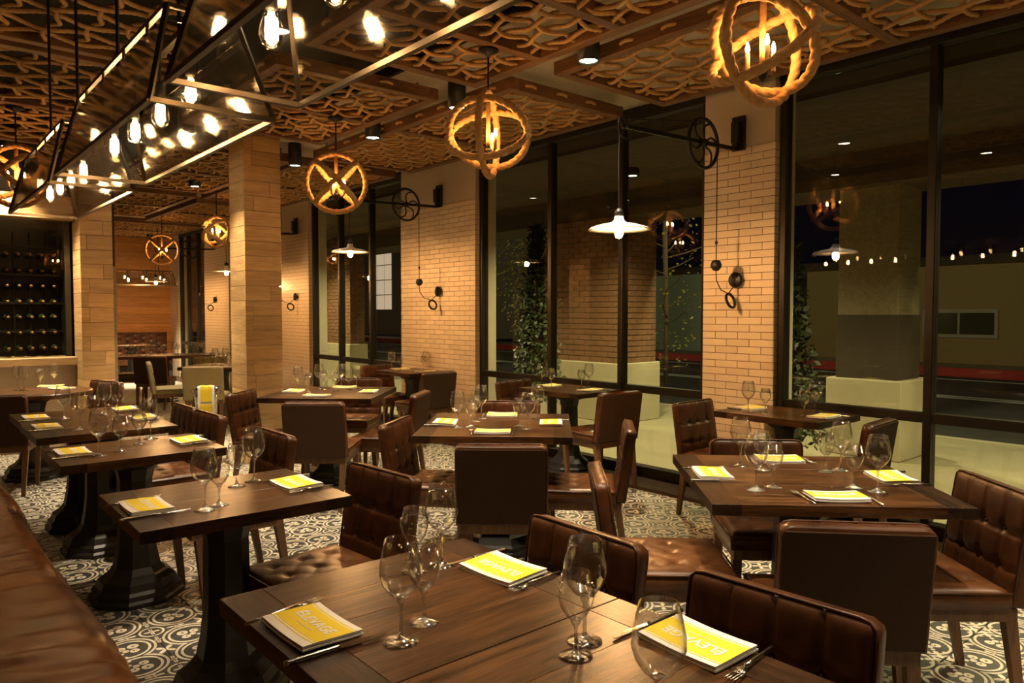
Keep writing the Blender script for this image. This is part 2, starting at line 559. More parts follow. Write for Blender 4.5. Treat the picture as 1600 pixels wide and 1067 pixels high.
# windows
def window(n, y0, y1, mull, label):
    root = struct('window_%d' % n, None, None, label)
    X0, X1 = GX - .045, GX + .045
    ZH = 3.14
    obj('sill_rail', boxed(X0 - .01, X1, y0, y1, 0.0, .085, b=.004), 'steel', root)
    obj('head_rail', boxed(X0, X1, y0, y1, ZH, ZC, b=.004), 'steel', root)
    ys = [y0 + .03] + sorted(mull) + [y1 - .03]
    for y in ys:
        obj('mullion', boxed(X0, X1, y - .026, y + .026, .085, ZH, b=.004), 'steel', root)
    for a, b in zip(ys, ys[1:]):
        a, b = a + .026, b - .026
        obj('transom', boxed(X0 + .01, X1 - .01, a, b, .735, .80, b=.003), 'steel', root)
        obj('pane', boxed(GX - .004, GX + .004, a, b, .085, .735), 'pane', root)
        obj('pane', boxed(GX - .004, GX + .004, a, b, .80, ZH), 'pane', root)
window(1, -1.10, 2.88, (1.83, .84, -.14), 'tall dark framed window at the right edge')
window(2, 3.50, 6.50, (5.36, 4.43), 'tall dark framed window between the two tiled pillars')
window(3, 8.05, 10.72, (9.84, 8.94), 'tall dark framed window left of the broad pillar')
window(4, 11.75, 14.20, (13.4, 12.6), 'dark framed window behind the oak clad column')
window(5, 15.60, 17.45, (16.9, 16.25), 'narrow dark framed window in the far room')
struct('wall_right', boxed(5.03, 5.34, -2.2, -1.1, 0, ZC), 'plaster', 'plain wall past the last window')

# columns clad in oak planks
def plank_column(n, x0, x1, y0, y1, zt, ph, label):
    root = struct('column_%d' % n, boxed(x0 + .02, x1 - .02, y0 + .02, y1 - .02, 0, zt), 'dark_wall', label)
    rnd = random.Random(n)
    k, z = 0, 0.0
    def pl(mat, *a):
        c = ((a[0] + a[1]) / 2, (a[2] + a[3]) / 2, (a[4] + a[5]) / 2)
        obj('plank', boxed(a[0] - c[0], a[1] - c[0], a[2] - c[1], a[3] - c[1], a[4] - c[2], a[5] - c[2], b=.002), mat, root, c)
    while z < zt:
        t = min(z + ph - .003, zt)
        j = rnd.choice((0, 0, 0, .2, .7, .25))
        if j:
            xm = x0 + (x1 - x0) * j
            pl('plank', x0, xm - .001, y0, y0 + .02, z, t)
            pl('plank', xm + .001, x1, y0, y0 + .02, z, t)
        else:
            pl('plank', x0, x1, y0 + rnd.uniform(0, .001), y0 + .02, z, t)
        pl('plank_y', x0, x0 + .02, y0 + .0205, y1, z, t)
        pl('plank_y', x1 - .02, x1, y0 + .0205, y1, z, t)
        pl('plank', x0 + .0205, x1 - .0205, y1 - .02, y1, z, t)
        z += ph
    return root
plank_column(1, 2.60, 2.955, 6.90, 7.29, 3.42, .142, 'oak plank clad column in the middle of the dining room')
plank_column(2, 1.545, 1.845, 8.60, 8.99, 3.42, .150, 'oak plank clad column beside the dark wine cabinet')

# wall with the wine cabinet, and the room beyond it
struct('wall_back', boxed(-0.60, 1.545, 9.0, 9.1, 0, .90), 'plaster', 'pale low wall under the wine cabinet')
struct('wall_upper', boxed(-0.60, 1.9, 9.0, 9.1, 2.66, ZB), 'dark_wall', 'dark wall above the wine cabinet')
struct('partition', boxed(1.845, 2.06, 9.45, 9.55, 0, 1.98), 'grey_wood', 'weathered board partition right of the cabinet column')
struct('partition_upper', boxed(1.845, 2.06, 9.5, 9.56, 1.98, ZB), 'dark_wall', 'dark panel above the weathered partition')
struct('wall_side', boxed(1.75, 1.85, 9.56, YB, 0, ZB), 'dark_wall', 'dark side wall of the far room')
wf = struct('wall_far', boxed(1.75, 5.35, YB, YB + .1, 0, ZB), 'dark_wall', 'amber timber clad wall at the end of the far room')
z = 0.0
while z < 3.25:
    obj('plank', boxed(-1.75, 1.75, -.02, 0, 0, .196, b=.002), 'amber_plank', wf, (3.55, YB, z))
    z += .2

# ------------------------------------------------------------------ outside
struct('ground_outside', boxed(5.35, 9.6, -12, 42, -.25, -.03), 'concrete', 'pale concrete sidewalk outside the windows')
struct('road', boxed(9.6, 20.5, -20, 60, -.35, -.16), 'asphalt', 'dark asphalt street')
struct('kerb', boxed(9.45, 9.6, -20, 60, -.16, -.025), 'stone', 'stone kerb of the sidewalk')
struct('pavement_far', boxed(20.5, 24, -20, 60, -.35, -.05), 'concrete', 'far sidewalk across the street')
struct('kerb_far', boxed(20.4, 20.5, -20, 60, -.16, .06), 'trail_red', 'far kerb coloured red in place of tail light trails')  # red colour stands in for tail light trails
for i, x in enumerate((11.9, 15.2, 15.5, 19.4)):
    struct('light_trail_strip', boxed(x, x + .14, -20, 60, -.165, -.155), 'trail_white', 'white strip along the street in place of car light trails')  # white strips stand in for car light trails
struct('soffit_outside', boxed(5.36, 8.6, -12, 42, 3.06, 3.2), 'dark_wall', 'dark timber soffit over the sidewalk')
struct('beam_outside', boxed(7.45, 8.3, -12, 42, 2.72, 3.06), 'dark_wall', 'beam along the outer edge of the soffit')

def brick_pier(n, x0, x1, y0, y1, single, label):
    root = struct('pier_%d' % n, boxed(x0 + .02, x1 - .02, y0 + .02, y1 - .02, .77, 2.72), 'mortar', label)
    obj('base_block', boxed(x0 - .05, x1 + .05, y0 - .05, y1 + .05, -.03, .77, b=.012), 'stone', root)
    bh, bl = .075, .215
    rest = MB()
    for r in range(26):
        z0 = .77 + r * bh
        for face in (0, 1, 2, 3):
            along = (y0, y1) if face in (0, 2) else (x0 + .0205, x1 - .0205)
            a = along[0]
            e = a + (bl if (r + face) % 2 else bl / 2)
            while a < along[1] - .005:
                b = min(e, along[1])
                d = .02 + .004 * ((r * 7 + int(a * 31)) % 3 - 1) * .5
                q = {0: (x0 + .02 - d, x0 + .02, a, b - .01), 1: (a, b - .01, y0 + .02 - d, y0 + .02),
                     2: (x1 - .02, x1 - .02 + d, a, b - .01), 3: (a, b - .01, y1 - .02, y1 - .02 + d)}[face]
                if single and face in (0, 1):
                    c = (q[0], q[2], z0)
                    obj('brick', boxed(0, q[1] - q[0], 0, q[3] - q[2], .004, bh - .006), 'brick', root, c)
                else:
                    rest.box(*q, z0 + .004, z0 + bh - .006)
                a = b
                e = a + bl
    tag(obj('brick_field', rest, 'brick', root), 'brown bricks', kind='stuff')
brick_pier(1, 7.40, 8.15, 6.44, 7.75, True, 'brick pier on a pale base outside the middle window')
p2 = struct('pier_2', boxed(7.62, 8.18, 3.02, 3.64, .77, 1.42, b=.004), 'dark_wall', 'rendered pier on a pale base outside the right-hand window')
obj('base_block', boxed(7.55, 8.25, 2.95, 3.71, -.03, .77, b=.012), 'stone', p2)
obj('upper_shaft', boxed(7.63, 8.17, 3.03, 3.63, 1.42, 2.72, b=.004), 'grey_wood', p2)
brick_pier(3, 7.60, 7.95, 14.2, 15.65, False, 'brick pier on a pale base outside the window behind the column')
brick_pier(4, 7.60, 8.20, -1.6, -.6, False, 'brick pier outside the nearest window')

def building(name, x0, x1, y0, y1, zt, mat, label, wins=(), lit=None):
    root = thing(name, label, 'building', (x0, y0, -.05))
    obj('walls', boxed(0, x1 - x0, 0, y1 - y0, 0, zt), mat, root)
    obj('roof', boxed(-.2, x1 - x0 + .2, -.2, y1 - y0 + .2, zt, zt + .25), 'dark_wall', root)
    for (a, b, c, d) in wins:
        f = obj('window_frame', boxed(-.06, 0, a, b, c, d, b=.02), 'pale_wall', root)
        k = max(1, round((b - a) / .9))
        kr = max(1, round((d - c) / 1.1))
        wd, hd = (b - a - .12) / k, (d - c - .16) / kr
        for i in range(k):
            for j in range(kr):
                obj('pane', boxed(-.075, -.055, a + .06 + i * wd + .03, a + .06 + (i + 1) * wd - .03, c + .08 + j * hd + .03, c + .08 + (j + 1) * hd - .03), lit if lit else 'bottle', f)
    return root
M['lit_window'] = emit('lit_window', (1.0, .74, .52), .30, 'NONE')
building('shop_building', 24, 30, 14.6, 21.0, 3.0, 'green_wall', 'pale green rendered building across the street', ((.5, 1.6, 0.1, 2.3),))
building('house_building', 24, 30, 4.2, 12.5, 2.9, 'tan_wall', 'tan rendered house with a low window across the street', ((2.6, 4.6, .75, 1.6), (6.0, 7.2, .75, 1.6)))
building('corner_building', 24, 30, -14, 2.0, 6.0, 'tan_wall', 'tall tan building across the street past the house', ((2, 4, 1, 3), (6, 8, 1, 3)))
building('hall_building', 26, 32, 32, 56, 7.0, 'pale_wall', 'pale hall with tall lit windows far down the street',
         ((6.0, 8.7, 1.4, 5.4), (10.6, 13.6, 1.6, 5.8), (15, 17.8, 1.6, 5.8), (19.3, 21.5, 1.6, 5.8)), 'lit_window')

def shrub(name, loc, h, r, leaves, mat, label, taper=1.0, seed=1):
    root = thing(name, label, 'shrub' if taper < 1 else 'tree', loc)
    rnd = random.Random(seed)
    tr = MB().tube([(0, 0, 0), (.03, .02, h * .35), (-.02, .03, h * .7), (0, 0, h * .95)], .045, 8)
    obj('trunk', tr, 'bark', root, smooth=True)
    br = MB()
    for i in range(14):
        a, z = rnd.uniform(0, 2 * PI), rnd.uniform(.25, .85) * h
        l = r * rnd.uniform(.5, .95)
        br.tube([(0, 0, z), (math.cos(a) * l * .5, math.sin(a) * l * .5, z + .1), (math.cos(a) * l, math.sin(a) * l, z + .24)], .012, 5)
    tag(obj('branches', br, 'bark', root), 'thin branches', kind='stuff')
    lf = MB()
    for i in range(leaves):
        z = rnd.uniform(.10, 1.0)
        rr_ = r * (1.0 if taper >= 1 else (1.05 - .85 * z)) * math.sqrt(rnd.uniform(.08, 1))
        if taper >= 1:
            rr_ *= math.sin(PI * min(.98, max(.05, (z - .05)))) ** .6
        a = rnd.uniform(0, 2 * PI)
        p = Vector((math.cos(a) * rr_, math.sin(a) * rr_, z * h))
        u = Vector((rnd.uniform(-1, 1), rnd.uniform(-1, 1), rnd.uniform(-1, 1))).normalized()
        v = u.orthogonal().normalized()
        l, w_ = rnd.uniform(.05, .10), rnd.uniform(.018, .03)
        lf.add([p, p + u * l * .5 + v * w_, p + u * l, p + u * l * .5 - v * w_], [(0, 1, 2, 3)])
    tag(obj('foliage', lf, mat, root), 'dense leaves', kind='stuff')
    return root
shrub('tall_shrub', (6.75, 7.35, -.03), 2.65, .42, 3600, 'leaf', 'tall dark evergreen shrub outside the middle window', .9, 3)
shrub('cone_shrub', (6.45, 3.62, -.03), 2.45, .44, 3600, 'leaf', 'cone-shaped evergreen shrub outside the right-hand window', .9, 5)
shrub('street_tree', (11.2, 8.6, -.03), 4.2, 1.0, 420, 'yellow_leaf', 'street tree with bare lower branches by the kerb', 1.0, 8)
shrub('lit_tree', (11.6, 12.6, -.03), 4.6, 1.0, 2600, 'yellow_leaf', 'yellow lit tree down the street', 1.0, 11)
shrub('kerb_tree', (9.2, -.4, -.03), 3.6, 1.0, 2600, 'leaf', 'leafy tree at the right edge beyond the window', 1.0, 14)

def light(kind, name, energy, col, parent, loc=(0, 0, 0), rot=(0, 0, 0), **kw):
    d = bpy.data.lights.new(name, kind)
    d.energy = energy
    d.color = col
    for k, v in kw.items():
        setattr(d, k, v)
    return link(name, d, parent, loc, rot)

def street_lamp(loc, energy, label):
    root = thing('street_lamp', label, 'street lamp', loc, 0, 'street lamps')
    obj('pole', MB().lathe([(.09, 0), (.07, .3), (.05, .35), (.04, 4.4)], 10), 'black_metal', root, smooth=True)
    obj('arm', MB().tube([(0, 0, 4.35), (-.3, 0, 4.6), (-.8, 0, 4.65)], .03, 8), 'black_metal', root, smooth=True)
    obj('lamp_head', MB().lathe([(.03, .12), (.14, .06), (.18, 0), (.17, 0), (.02, .05)], 14, (-.85, 0, 4.55)), 'black_metal', root, smooth=True)
    obj('bulb', MB().lathe([(.001, -.07), (.05, -.05), (.065, 0), (.03, .03)], 12, (-.85, 0, 4.55)), emit('street_bulb', (.95, 1.0, .7), 40, 'NONE'), root, smooth=True)
    light('POINT', 'street_lamp_light', energy, (1.0, .90, .48), root, (-.85, 0, 4.40), shadow_soft_size=.08)
street_lamp((10.0, 4.6, -.03), 260 * LAMP_EV, 'street lamp at the kerb outside the middle window')
street_lamp((10.0, 18.0, -.03), 300 * LAMP_EV, 'street lamp far down the kerb')
street_lamp((10.0, -3.5, -.03), 200 * LAMP_EV, 'street lamp at the kerb past the right edge')
def soffit_lamp(loc, label):
    root = thing('soffit_lamp', label, 'lamp', loc, 0, 'lamps under the outside soffit')
    obj('housing', MB().lathe([(.07, 0), (.08, -.03), (.08, -.09), (.065, -.09), (.055, -.05)], 14), 'black_metal', root, smooth=True)
    obj('lens', MB().lathe([(.001, -.085), (.055, -.08)], 14), emit('soffit_lens', (1, .95, .7), 12, 'NONE'), root)
    light('SPOT', 'soffit_lamp_light', 260 * LAMP_EV, (1.0, .86, .44), root, (0, 0, -.10), spot_size=2.3, spot_blend=.7, shadow_soft_size=.05)
for y, t in ((1.2, 'nearest the right edge'), (5.4, 'outside the middle window'), (9.6, 'outside the window left of the broad pillar'), (14.5, 'farthest away')):
    soffit_lamp((6.4, y, 3.06), 'small round lamp under the outside soffit, ' + t)

# ------------------------------------------------------------------ chairs
def grid_surface(nx, ny, fn):
    v = [fn(i / nx, j / ny) for i in range(nx + 1) for j in range(ny + 1)]
    f = [(i * (ny + 1) + j, (i + 1) * (ny + 1) + j, (i + 1) * (ny + 1) + j + 1, i * (ny + 1) + j + 1) for i in range(nx) for j in range(ny)]
    return v, f

def seg_dist(px, py, ax, ay, bx, by):
    dx, dy = bx - ax, by - ay
    t = max(0, min(1, ((px - ax) * dx + (py - ay) * dy) / (dx * dx + dy * dy)))
    return math.hypot(px - ax - t * dx, py - ay - t * dy)

SEAT_BTN = [(x, y) for x in (-.09, .03, .15) for y in (-.12, 0, .12)]
def seat_mesh(mat):
    x0, x1, y0, y1 = -.195, .245, -.23, .23
    lines = []
    for (x, y) in SEAT_BTN:
        for sx, sy in ((1, 1), (1, -1), (-1, 1), (-1, -1)):
            lines.append((x, y, x + sx * .06, y + sy * .06))
    def top(a, b):
        x, y = x0 + (x1 - x0) * a, y0 + (y1 - y0) * b
        e = min(x - x0, x1 - x, y - y0, y1 - y)
        z = .468 - .026 * math.exp(-e / .012)
        z += .006 * math.sin(PI * a) * math.sin(PI * b)
        dmin = min(math.hypot(x - bx, y - by) for bx, by in SEAT_BTN)
        z -= .011 * math.exp(-(dmin / .022) ** 2)
        lm = min(seg_dist(x, y, *l) for l in lines)
        z -= .0028 * math.exp(-(lm / .007) ** 2)
        return (x, y, z)
    mb = MB()
    v, f = grid_surface(36, 36, top)
    mb.add(v, f)
    n = 36
    ring = [i * (n + 1) for i in range(n + 1)] + [n * (n + 1) + j for j in range(1, n + 1)] + [i * (n + 1) + n for i in range(n - 1, -1, -1)] + [j for j in range(n - 1, 0, -1)]
    o = len(mb.v)
    for k in ring:
        x, y, z = mb.v[k]
        mb.v.append((x, y, .392))
    m = len(ring)
    for i in range(m):
        j = (i + 1) % m
        mb.f.append((ring[i], o + i, o + j, ring[j]))
    mb.f.append(tuple(range(o, o + m))[::-1])
    return mb.mesh('seat', mat, True)

BW, BH, BT = .455, .405, .058         # backrest width, height, thickness
BACK_BTN = [(y, s) for s in (.255, .125) for y in (-.114, 0, .114)]
def back_mesh(mat):
    """front face +x, height along z from 0 to BH, tufted and seamed"""
    def front(a, b):
        s = BH * b
        rc = .028
        hw = BW / 2 - (rc - math.sqrt(max(0, rc * rc - (s - (BH - rc)) ** 2)) if s > BH - rc else 0)
        y = -hw + 2 * hw * a
        e = min(y + hw, hw - y, BH - s, s + .05)
        x = BT / 2 - .014 * math.exp(-e / .010)
        for bs in (.255, .125):
            x -= .008 * math.exp(-((s - bs + .006 * math.sin(y / .114 * PI) ** 2) / .010) ** 2)
        for by in (-.114, 0, .114):
            x -= .0085 * math.exp(-((y - by) / .006) ** 2)
        for by, bs in BACK_BTN:
            x -= .012 * math.exp(-(((y - by) ** 2 + (s - bs) ** 2) / .018 ** 2))
        return (x, y, s)
    mb = MB()
    n = 36
    v, f = grid_surface(n, n, front)
    mb.add(v, f)
    ring = [i * (n + 1) for i in range(n + 1)] + [n * (n + 1) + j for j in range(1, n + 1)] + [i * (n + 1) + n for i in range(n - 1, -1, -1)] + [j for j in range(n - 1, 0, -1)]
    o = len(mb.v)
    for k in ring:
        x, y, z = mb.v[k]
        mb.v.append((-BT / 2 + .004, y, z))
    m = len(ring)
    o2 = len(mb.v)
    for k in ring:
        x, y, z = mb.v[k]
        mb.v.append((-BT / 2, y * .985, z * .99 if z > .1 else z))
    for i in range(m):
        j = (i + 1) % m
        mb.f.append((ring[i], o + i, o + j, ring[j]))
        mb.f.append((o + i, o2 + i, o2 + j, o + j))
    mb.f.append(tuple(range(o2, o2 + m))[::-1])
    return mb.mesh('backrest', mat, True)

def make_chair(seat_mat='leather_seat', back_mat='leather', panel='back_fabric', leg_mat='chair_wood', buttons=True):
    root = link('dining_chair', None)
    seat = link('seat', seat_mesh(seat_mat), root)
    obj('piping', MB().tube([(-.195, -.231, .452), (.245, -.231, .452), (.2455, 0, .452), (.245, .231, .452), (-.195, .231, .452)], .0045, 6), back_mat, seat, smooth=True)
    ap = MB().box(-.20, .235, -.215, -.19, .345, .392).box(-.20, .235, .19, .215, .345, .392).box(.21, .235, -.19, .19, .345, .392).box(-.225, -.20, -.215, .215, .345, .392)
    obj('seat_rail', ap, leg_mat, root)
    for sy in (-1, 1):
        obj('leg', MB().taper((.165, sy * .185, 0), (.195, sy * .195, .345), .026, .026, .042, .042), leg_mat, root)
        obj('leg', MB().taper((-.262, sy * .185, 0), (-.205, sy * .195, .345), .026, .026, .042, .042), leg_mat, root)
    bk = link('backrest', back_mesh(back_mat), root, (-.215, 0, .40), (0, math.radians(-8.5), 0))
    pn = MB().cbox(-BT / 2 - .005, -BT / 2 + .002, -BW / 2 + .008, BW / 2 - .008, .006, BH - .012, .003)
    obj('back_panel', pn, panel, bk)
    pp = MB().tube([(BT / 2 - .010, y, z) for y, z in ((-BW / 2 + .001, .03), (-BW / 2 + .001, BH - .04), (-BW / 2 + .004, BH - .018), (-BW / 2 + .018, BH - .004), (-BW / 2 + .04, BH), (0, BH), (BW / 2 - .04, BH), (BW / 2 - .018, BH - .004), (BW / 2 - .004, BH - .018), (BW / 2 - .001, BH - .04), (BW / 2 - .001, .03))], .0045, 6)
    obj('piping', pp, back_mat, bk, smooth=True)
    if buttons:
        bm = MB().lathe([(.0075, 0), (.0065, .003), (.001, .005)], 8).mesh('button', back_mat, True)
        for y, s in BACK_BTN:
            link('button', bm, bk, (BT / 2 - .017, y, s), (0, PI / 2, 0))
        for x, y in SEAT_BTN:
            link('button', bm, seat, (x, y, .455))
    return root

PROTO = {}
def chair(kind, ctr, deg, label, group, name='dining_chair'):
    """ctr: the point on the floor under the middle of the back's top edge; deg: the way the chair faces"""
    if kind not in PROTO:
        PROTO[kind] = make_chair(*{'brown': (), 'olive': ('olive', 'olive', 'olive', 'chair_wood', False), 'sage': ('cream_fabric', 'cream_fabric', 'cream_fabric', 'chair_wood', False)}[kind])
        c = PROTO[kind]
    else:
        c = copy_tree(PROTO[kind])
    a = math.radians(deg)
    c.location = (ctr[0] + .285 * math.cos(a), ctr[1] + .285 * math.sin(a), 0)
    c.rotation_euler = (0, 0, a)
    c.name = name
    tag(c, label, 'chair', group)
    return c

G1 = 'brown leather chairs along the banquette tables'
chair('brown', (1.575, .87), 183, 'brown tufted leather chair cut by the bottom edge of the picture', G1)
chair('brown', (1.595, 1.51), 179, 'brown tufted leather chair at the front table, behind the folded yellow napkin', G1)
chair('brown', (1.565, 2.63), 184, 'brown leather chair with its seat showing between the two nearest banquette tables', G1)
chair('brown', (1.62, 3.87), 180, 'brown leather chair at the third banquette table, behind a tall glass', G1)
chair('brown', (1.60, 4.86), 181, 'brown leather chair at the fourth banquette table, nearer of two side by side', G1)
chair('brown', (1.60, 5.36), 180, 'brown leather chair at the fifth banquette table, farther of two side by side', G1)
G2 = 'brown leather chairs around the square tables'
chair('brown', (2.235, .99), 43, 'brown chair showing its plain fabric back in front of the right-hand square table', G2)
chair('brown', (3.235, .90), 138, 'brown tufted chair at the right edge of the picture', G2)
chair('brown', (2.20, 2.04), -43, 'brown chair with a wide lit tufted seat left of the right-hand square table', G2)
chair('brown', (3.375, 2.025), 225, 'brown chair on the window side of the right-hand square table', G2)
chair('brown', (2.27, 2.73), 48, 'brown chair with its plain back to the viewer at the middle square table', G2)
chair('brown', (2.32, 3.80), -52, 'brown chair with lit channels at the left of the middle square table', G2)
chair('brown', (3.275, 2.76), 133, 'brown chair seen edge-on right of the middle square table', G2)
chair('brown', (3.47, 4.08), 225, 'brown chair on the far side of the middle square table', G2)
chair('brown', (2.33, 4.92), 48, 'brown chair with a plain back at the square table by the oak column', G2)
chair('brown', (2.21, 6.02), -46, 'brown tufted chair standing in front of the oak clad column', G2)
chair('brown', (3.30, 4.97), 131, 'brown chair seen edge-on right of the table by the oak column', G2)
chair('brown', (3.55, 6.46), 225, 'brown chair on the far side of the table by the oak column', G2)
G3 = 'brown leather chairs at the window tables'
chair('brown', (4.50, 3.22), -88, 'brown chair left of the small table at the narrow tiled pillar', G3)
chair('brown', (4.50, 1.86), 94, 'brown chair right of the small table at the narrow tiled pillar', G3)
chair('brown', (4.58, 5.33), -86, 'brown chair left of the small table under the middle window', G3)
chair('brown', (4.54, 3.93), 84, 'brown chair right of the small table under the middle window', G3)
chair('brown', (4.60, 7.95), -86, 'brown chair left of the small table at the broad tiled pillar', G3)
chair('brown', (4.58, 6.55), 92, 'brown chair right of the small table at the broad tiled pillar', G3)
chair('brown', (1.60, 7.76), 200, 'dark chair with a curved top at the round table', 'chairs near the wine cabinet')
chair('brown', (.62, 6.90), 70, 'brown chair with wooden legs at the left edge by the round table', 'chairs near the wine cabinet')
G4 = 'chairs in the far room'
chair('sage', (2.87, 9.02), 62, 'sage chair with its plain back to the viewer in the far room', G4)
chair('sage', (2.60, 10.34), -12, 'sage chair seen from the side in the far room', G4)
chair('brown', (2.96, 11.65), 60, 'dark brown chair with its back to the viewer in the far room', G4)
chair('olive', (2.78, 13.15), -20, 'olive tufted chair beside the cabinet column in the far room', G4)
chair('olive', (3.62, 11.0), 250, 'olive tufted chair behind the sage chairs in the far room', G4)

# ------------------------------------------------------------------ tables
def pedestal(parent, r=.225, top=.715):
    prof = [(r, 0), (r, .022), (r * .93, .034), (r * .93, .058), (r * .86, .072), (r * .80, .105), (r * .60, .135), (r * .50, .165), (r * .43, .24), (r * .38, .34), (r * .36, .60), (r * .42, .66), (r * .62, top - .025), (r * .62, top)]
    return obj('pedestal', MB().lathe(prof, 8, rot=PI / 8), 'iron', parent)

def plank_table(name, label, cx, cy, wx, wy, rz, group, planks=5, foot=.225, th=.042):
    root = thing(name, label, 'table', (cx, cy, 0), rz, group)
    zt = .76
    eb = .105
    for s in (-1, 1):
        a, b = sorted((s * wx / 2, s * (wx / 2 - eb)))
        obj('end_board', boxed(a, b, -wy / 2, wy / 2, zt - th, zt, b=.0014), 'table_wood_y', root)
    wd = wy / planks
    for i in range(planks):
        y = -wy / 2 + i * wd
        obj('plank', boxed(-wx / 2 + eb + .0002, wx / 2 - eb - .0002, y + (.0002 if i else 0), y + wd - (.0002 if i < planks - 1 else 0), zt - th, zt - .0003 * (i % 2), b=.0010), 'table_wood', root)
    obj('under_frame', boxed(-wx * .33, wx * .33, -wy * .33, wy * .33, zt - th - .012, zt - th - .0005), 'iron', root)
    pedestal(root, foot, zt - th - .012)
    return root

GB = 'narrow tables along the banquette'
TX, TWX = .964, .735
plank_table('banquette_table', 'dark plank table nearest the viewer, cut by the bottom edge', TX, .845, TWX, .622, 0, GB, 4)
plank_table('banquette_table', 'dark plank table with the lettered yellow napkin at its near left end', TX, 1.470, TWX, .622, 0, GB, 4)
plank_table('banquette_table', 'second dark table along the banquette, standing alone', TX, 2.79, TWX, .622, -.015, GB, 4)
plank_table('banquette_table', 'third dark table along the banquette, standing alone', TX - .01, 4.075, TWX, .58, -.006, GB, 4)
plank_table('banquette_table', 'fourth dark table along the banquette, nearer of the joined pair', TX + .02, 5.03, TWX, .622, 0, GB, 4)
plank_table('banquette_table', 'fifth dark table along the banquette, farther of the joined pair', TX + .03, 5.655, TWX, .622, 0, GB, 4)
GS = 'square tables turned at an angle'
plank_table('square_table', 'square dark plank table at the right with eight glasses', 2.905, 1.525, .925, .925, math.radians(-44.3), GS, 6, .30)
plank_table('square_table', 'square dark plank table in the middle of the room', 2.875, 3.49, .90, .94, math.radians(-43.6), GS, 6, .30)
plank_table('square_table', 'square dark plank table beside the oak clad column', 2.93, 5.83, .94, .94, math.radians(-44), GS, 6, .30)
GW = 'small tables under the windows'
plank_table('window_table', 'small dark table against the narrow tiled pillar', 4.695, 2.585, .76, .58, PI / 2, GW, 4)
plank_table('window_table', 'small dark table under the middle window', 4.705, 4.69, .76, .56, PI / 2, GW, 4)
plank_table('window_table', 'small dark table against the broad tiled pillar', 4.735, 7.34, .76, .56, PI / 2, GW, 4)

def round_table(label, cx, cy, r, group):
    root = thing('round_table', label, 'table', (cx, cy, 0), 0, group)
    obj('tabletop', MB().lathe([(r - .008, .718), (r, .724), (r, .754), (r - .006, .76), (.001, .76)], 40), 'table_wood', root)
    pedestal(root, .25, .718)
    return root
round_table('round dark table in front of the pale wall at the left edge', .98, 7.62, .46, None)
plank_table('far_table', 'dark table behind the sage chairs in the far room', 3.35, 9.75, .80, .80, math.radians(-42), 'tables in the far room', 4)
plank_table('far_table', 'long dark table crowded with glasses in the far room', 3.45, 12.75, 1.5, .75, math.radians(-14), 'tables in the far room', 4)
plank_table('far_table', 'dark table against the far banquette', 3.95, 16.9, .8, .7, 0, 'tables in the far room', 4)

# ------------------------------------------------------------------ banquettes
bq = thing('banquette', 'long caramel leather banquette at the left edge', 'banquette', (0, 0, 0))
def bq_top(a, b):
    y = -1.6 + 7.5 * a
    t = b
    x = -.30 + .80 * t
    e = max(0.0, x - .44)
    z = .475 - 12.0 * e * e
    rr_ = (math.sin(y * 34 + 5 * math.sin(x * 4 + y * 2.1)) * .0052 + math.sin(y * 61 + 3 * math.sin(y * 5 + x * 6)) * .0022) * (.35 + .65 * math.sin(y * 2.9 + 1.0) ** 2)
    z += rr_ * min(1, max(0, (x + .1) * 3)) - .006 * math.exp(-((y - 2.02) / .012) ** 2) - .006 * math.exp(-((y - 4.25) / .012) ** 2)
    return (x + .012 * math.sin(y * 3.0) * (1 if x > .3 else 0), y, z)
mbq = MB()
v, f = grid_surface(420, 24, bq_top)
mbq.add(v, [q[::-1] for q in f])
n0 = len(mbq.v)
for i in range(421):
    x, y, z = mbq.v[i * 25 + 24]
    mbq.v += [(x + .006, y, z - .03), (x, y, .30)]
for i in range(420):
    a, b = i * 25 + 24, (i + 1) * 25 + 24
    mbq.f += [(a, n0 + 2 * i, n0 + 2 * i + 2, b), (n0 + 2 * i, n0 + 2 * i + 1, n0 + 2 * i + 3, n0 + 2 * i + 2)]
obj('seat_cushion', mbq, 'banquette', bq, smooth=True)
obj('piping', MB().tube([(bq_top(i / 200, 1)[0] + .004, -1.6 + 7.5 * i / 200, bq_top(i / 200, 1)[2] - .012) for i in range(201)], .006, 6), 'banquette', bq, smooth=True)
obj('plinth', boxed(-.32, .40, -1.6, 5.9, 0, .30), 'dark_wall', bq)
obj('backrest', boxed(-.46, -.30, -1.6, 5.9, .0, .98, b=.03), 'banquette', bq)
fb = thing('far_banquette', 'dark tufted banquette under the far amber wall', 'banquette', (0, 0, 0))
obj('seat_cushion', boxed(2.4, 4.9, YB - .62, YB - .16, .28, .47, b=.03), 'leather', fb)
obj('plinth', boxed(2.4, 4.9, YB - .58, YB - .16, 0, .28), 'dark_wall', fb)
tb = MB()
def tuft(a, b):
    x, zz = 2.4 + 2.5 * a, .47 + .53 * b
    dx = (x / .16) % 1 - .5
    dz = ((zz / .13) + (0.5 if int(x / .16) % 2 else 0)) % 1 - .5
    return (x, YB - .15 - .035 + .03 * math.exp(-((dx * .16) ** 2 + (dz * .13) ** 2) / .03 ** 2), zz)
v, f = grid_surface(110, 24, tuft)
tb.add(v, f)
tb.box(2.4, 4.9, YB - .15, YB - .025, .28, 1.0)
obj('backrest', tb, 'leather', fb, smooth=False)

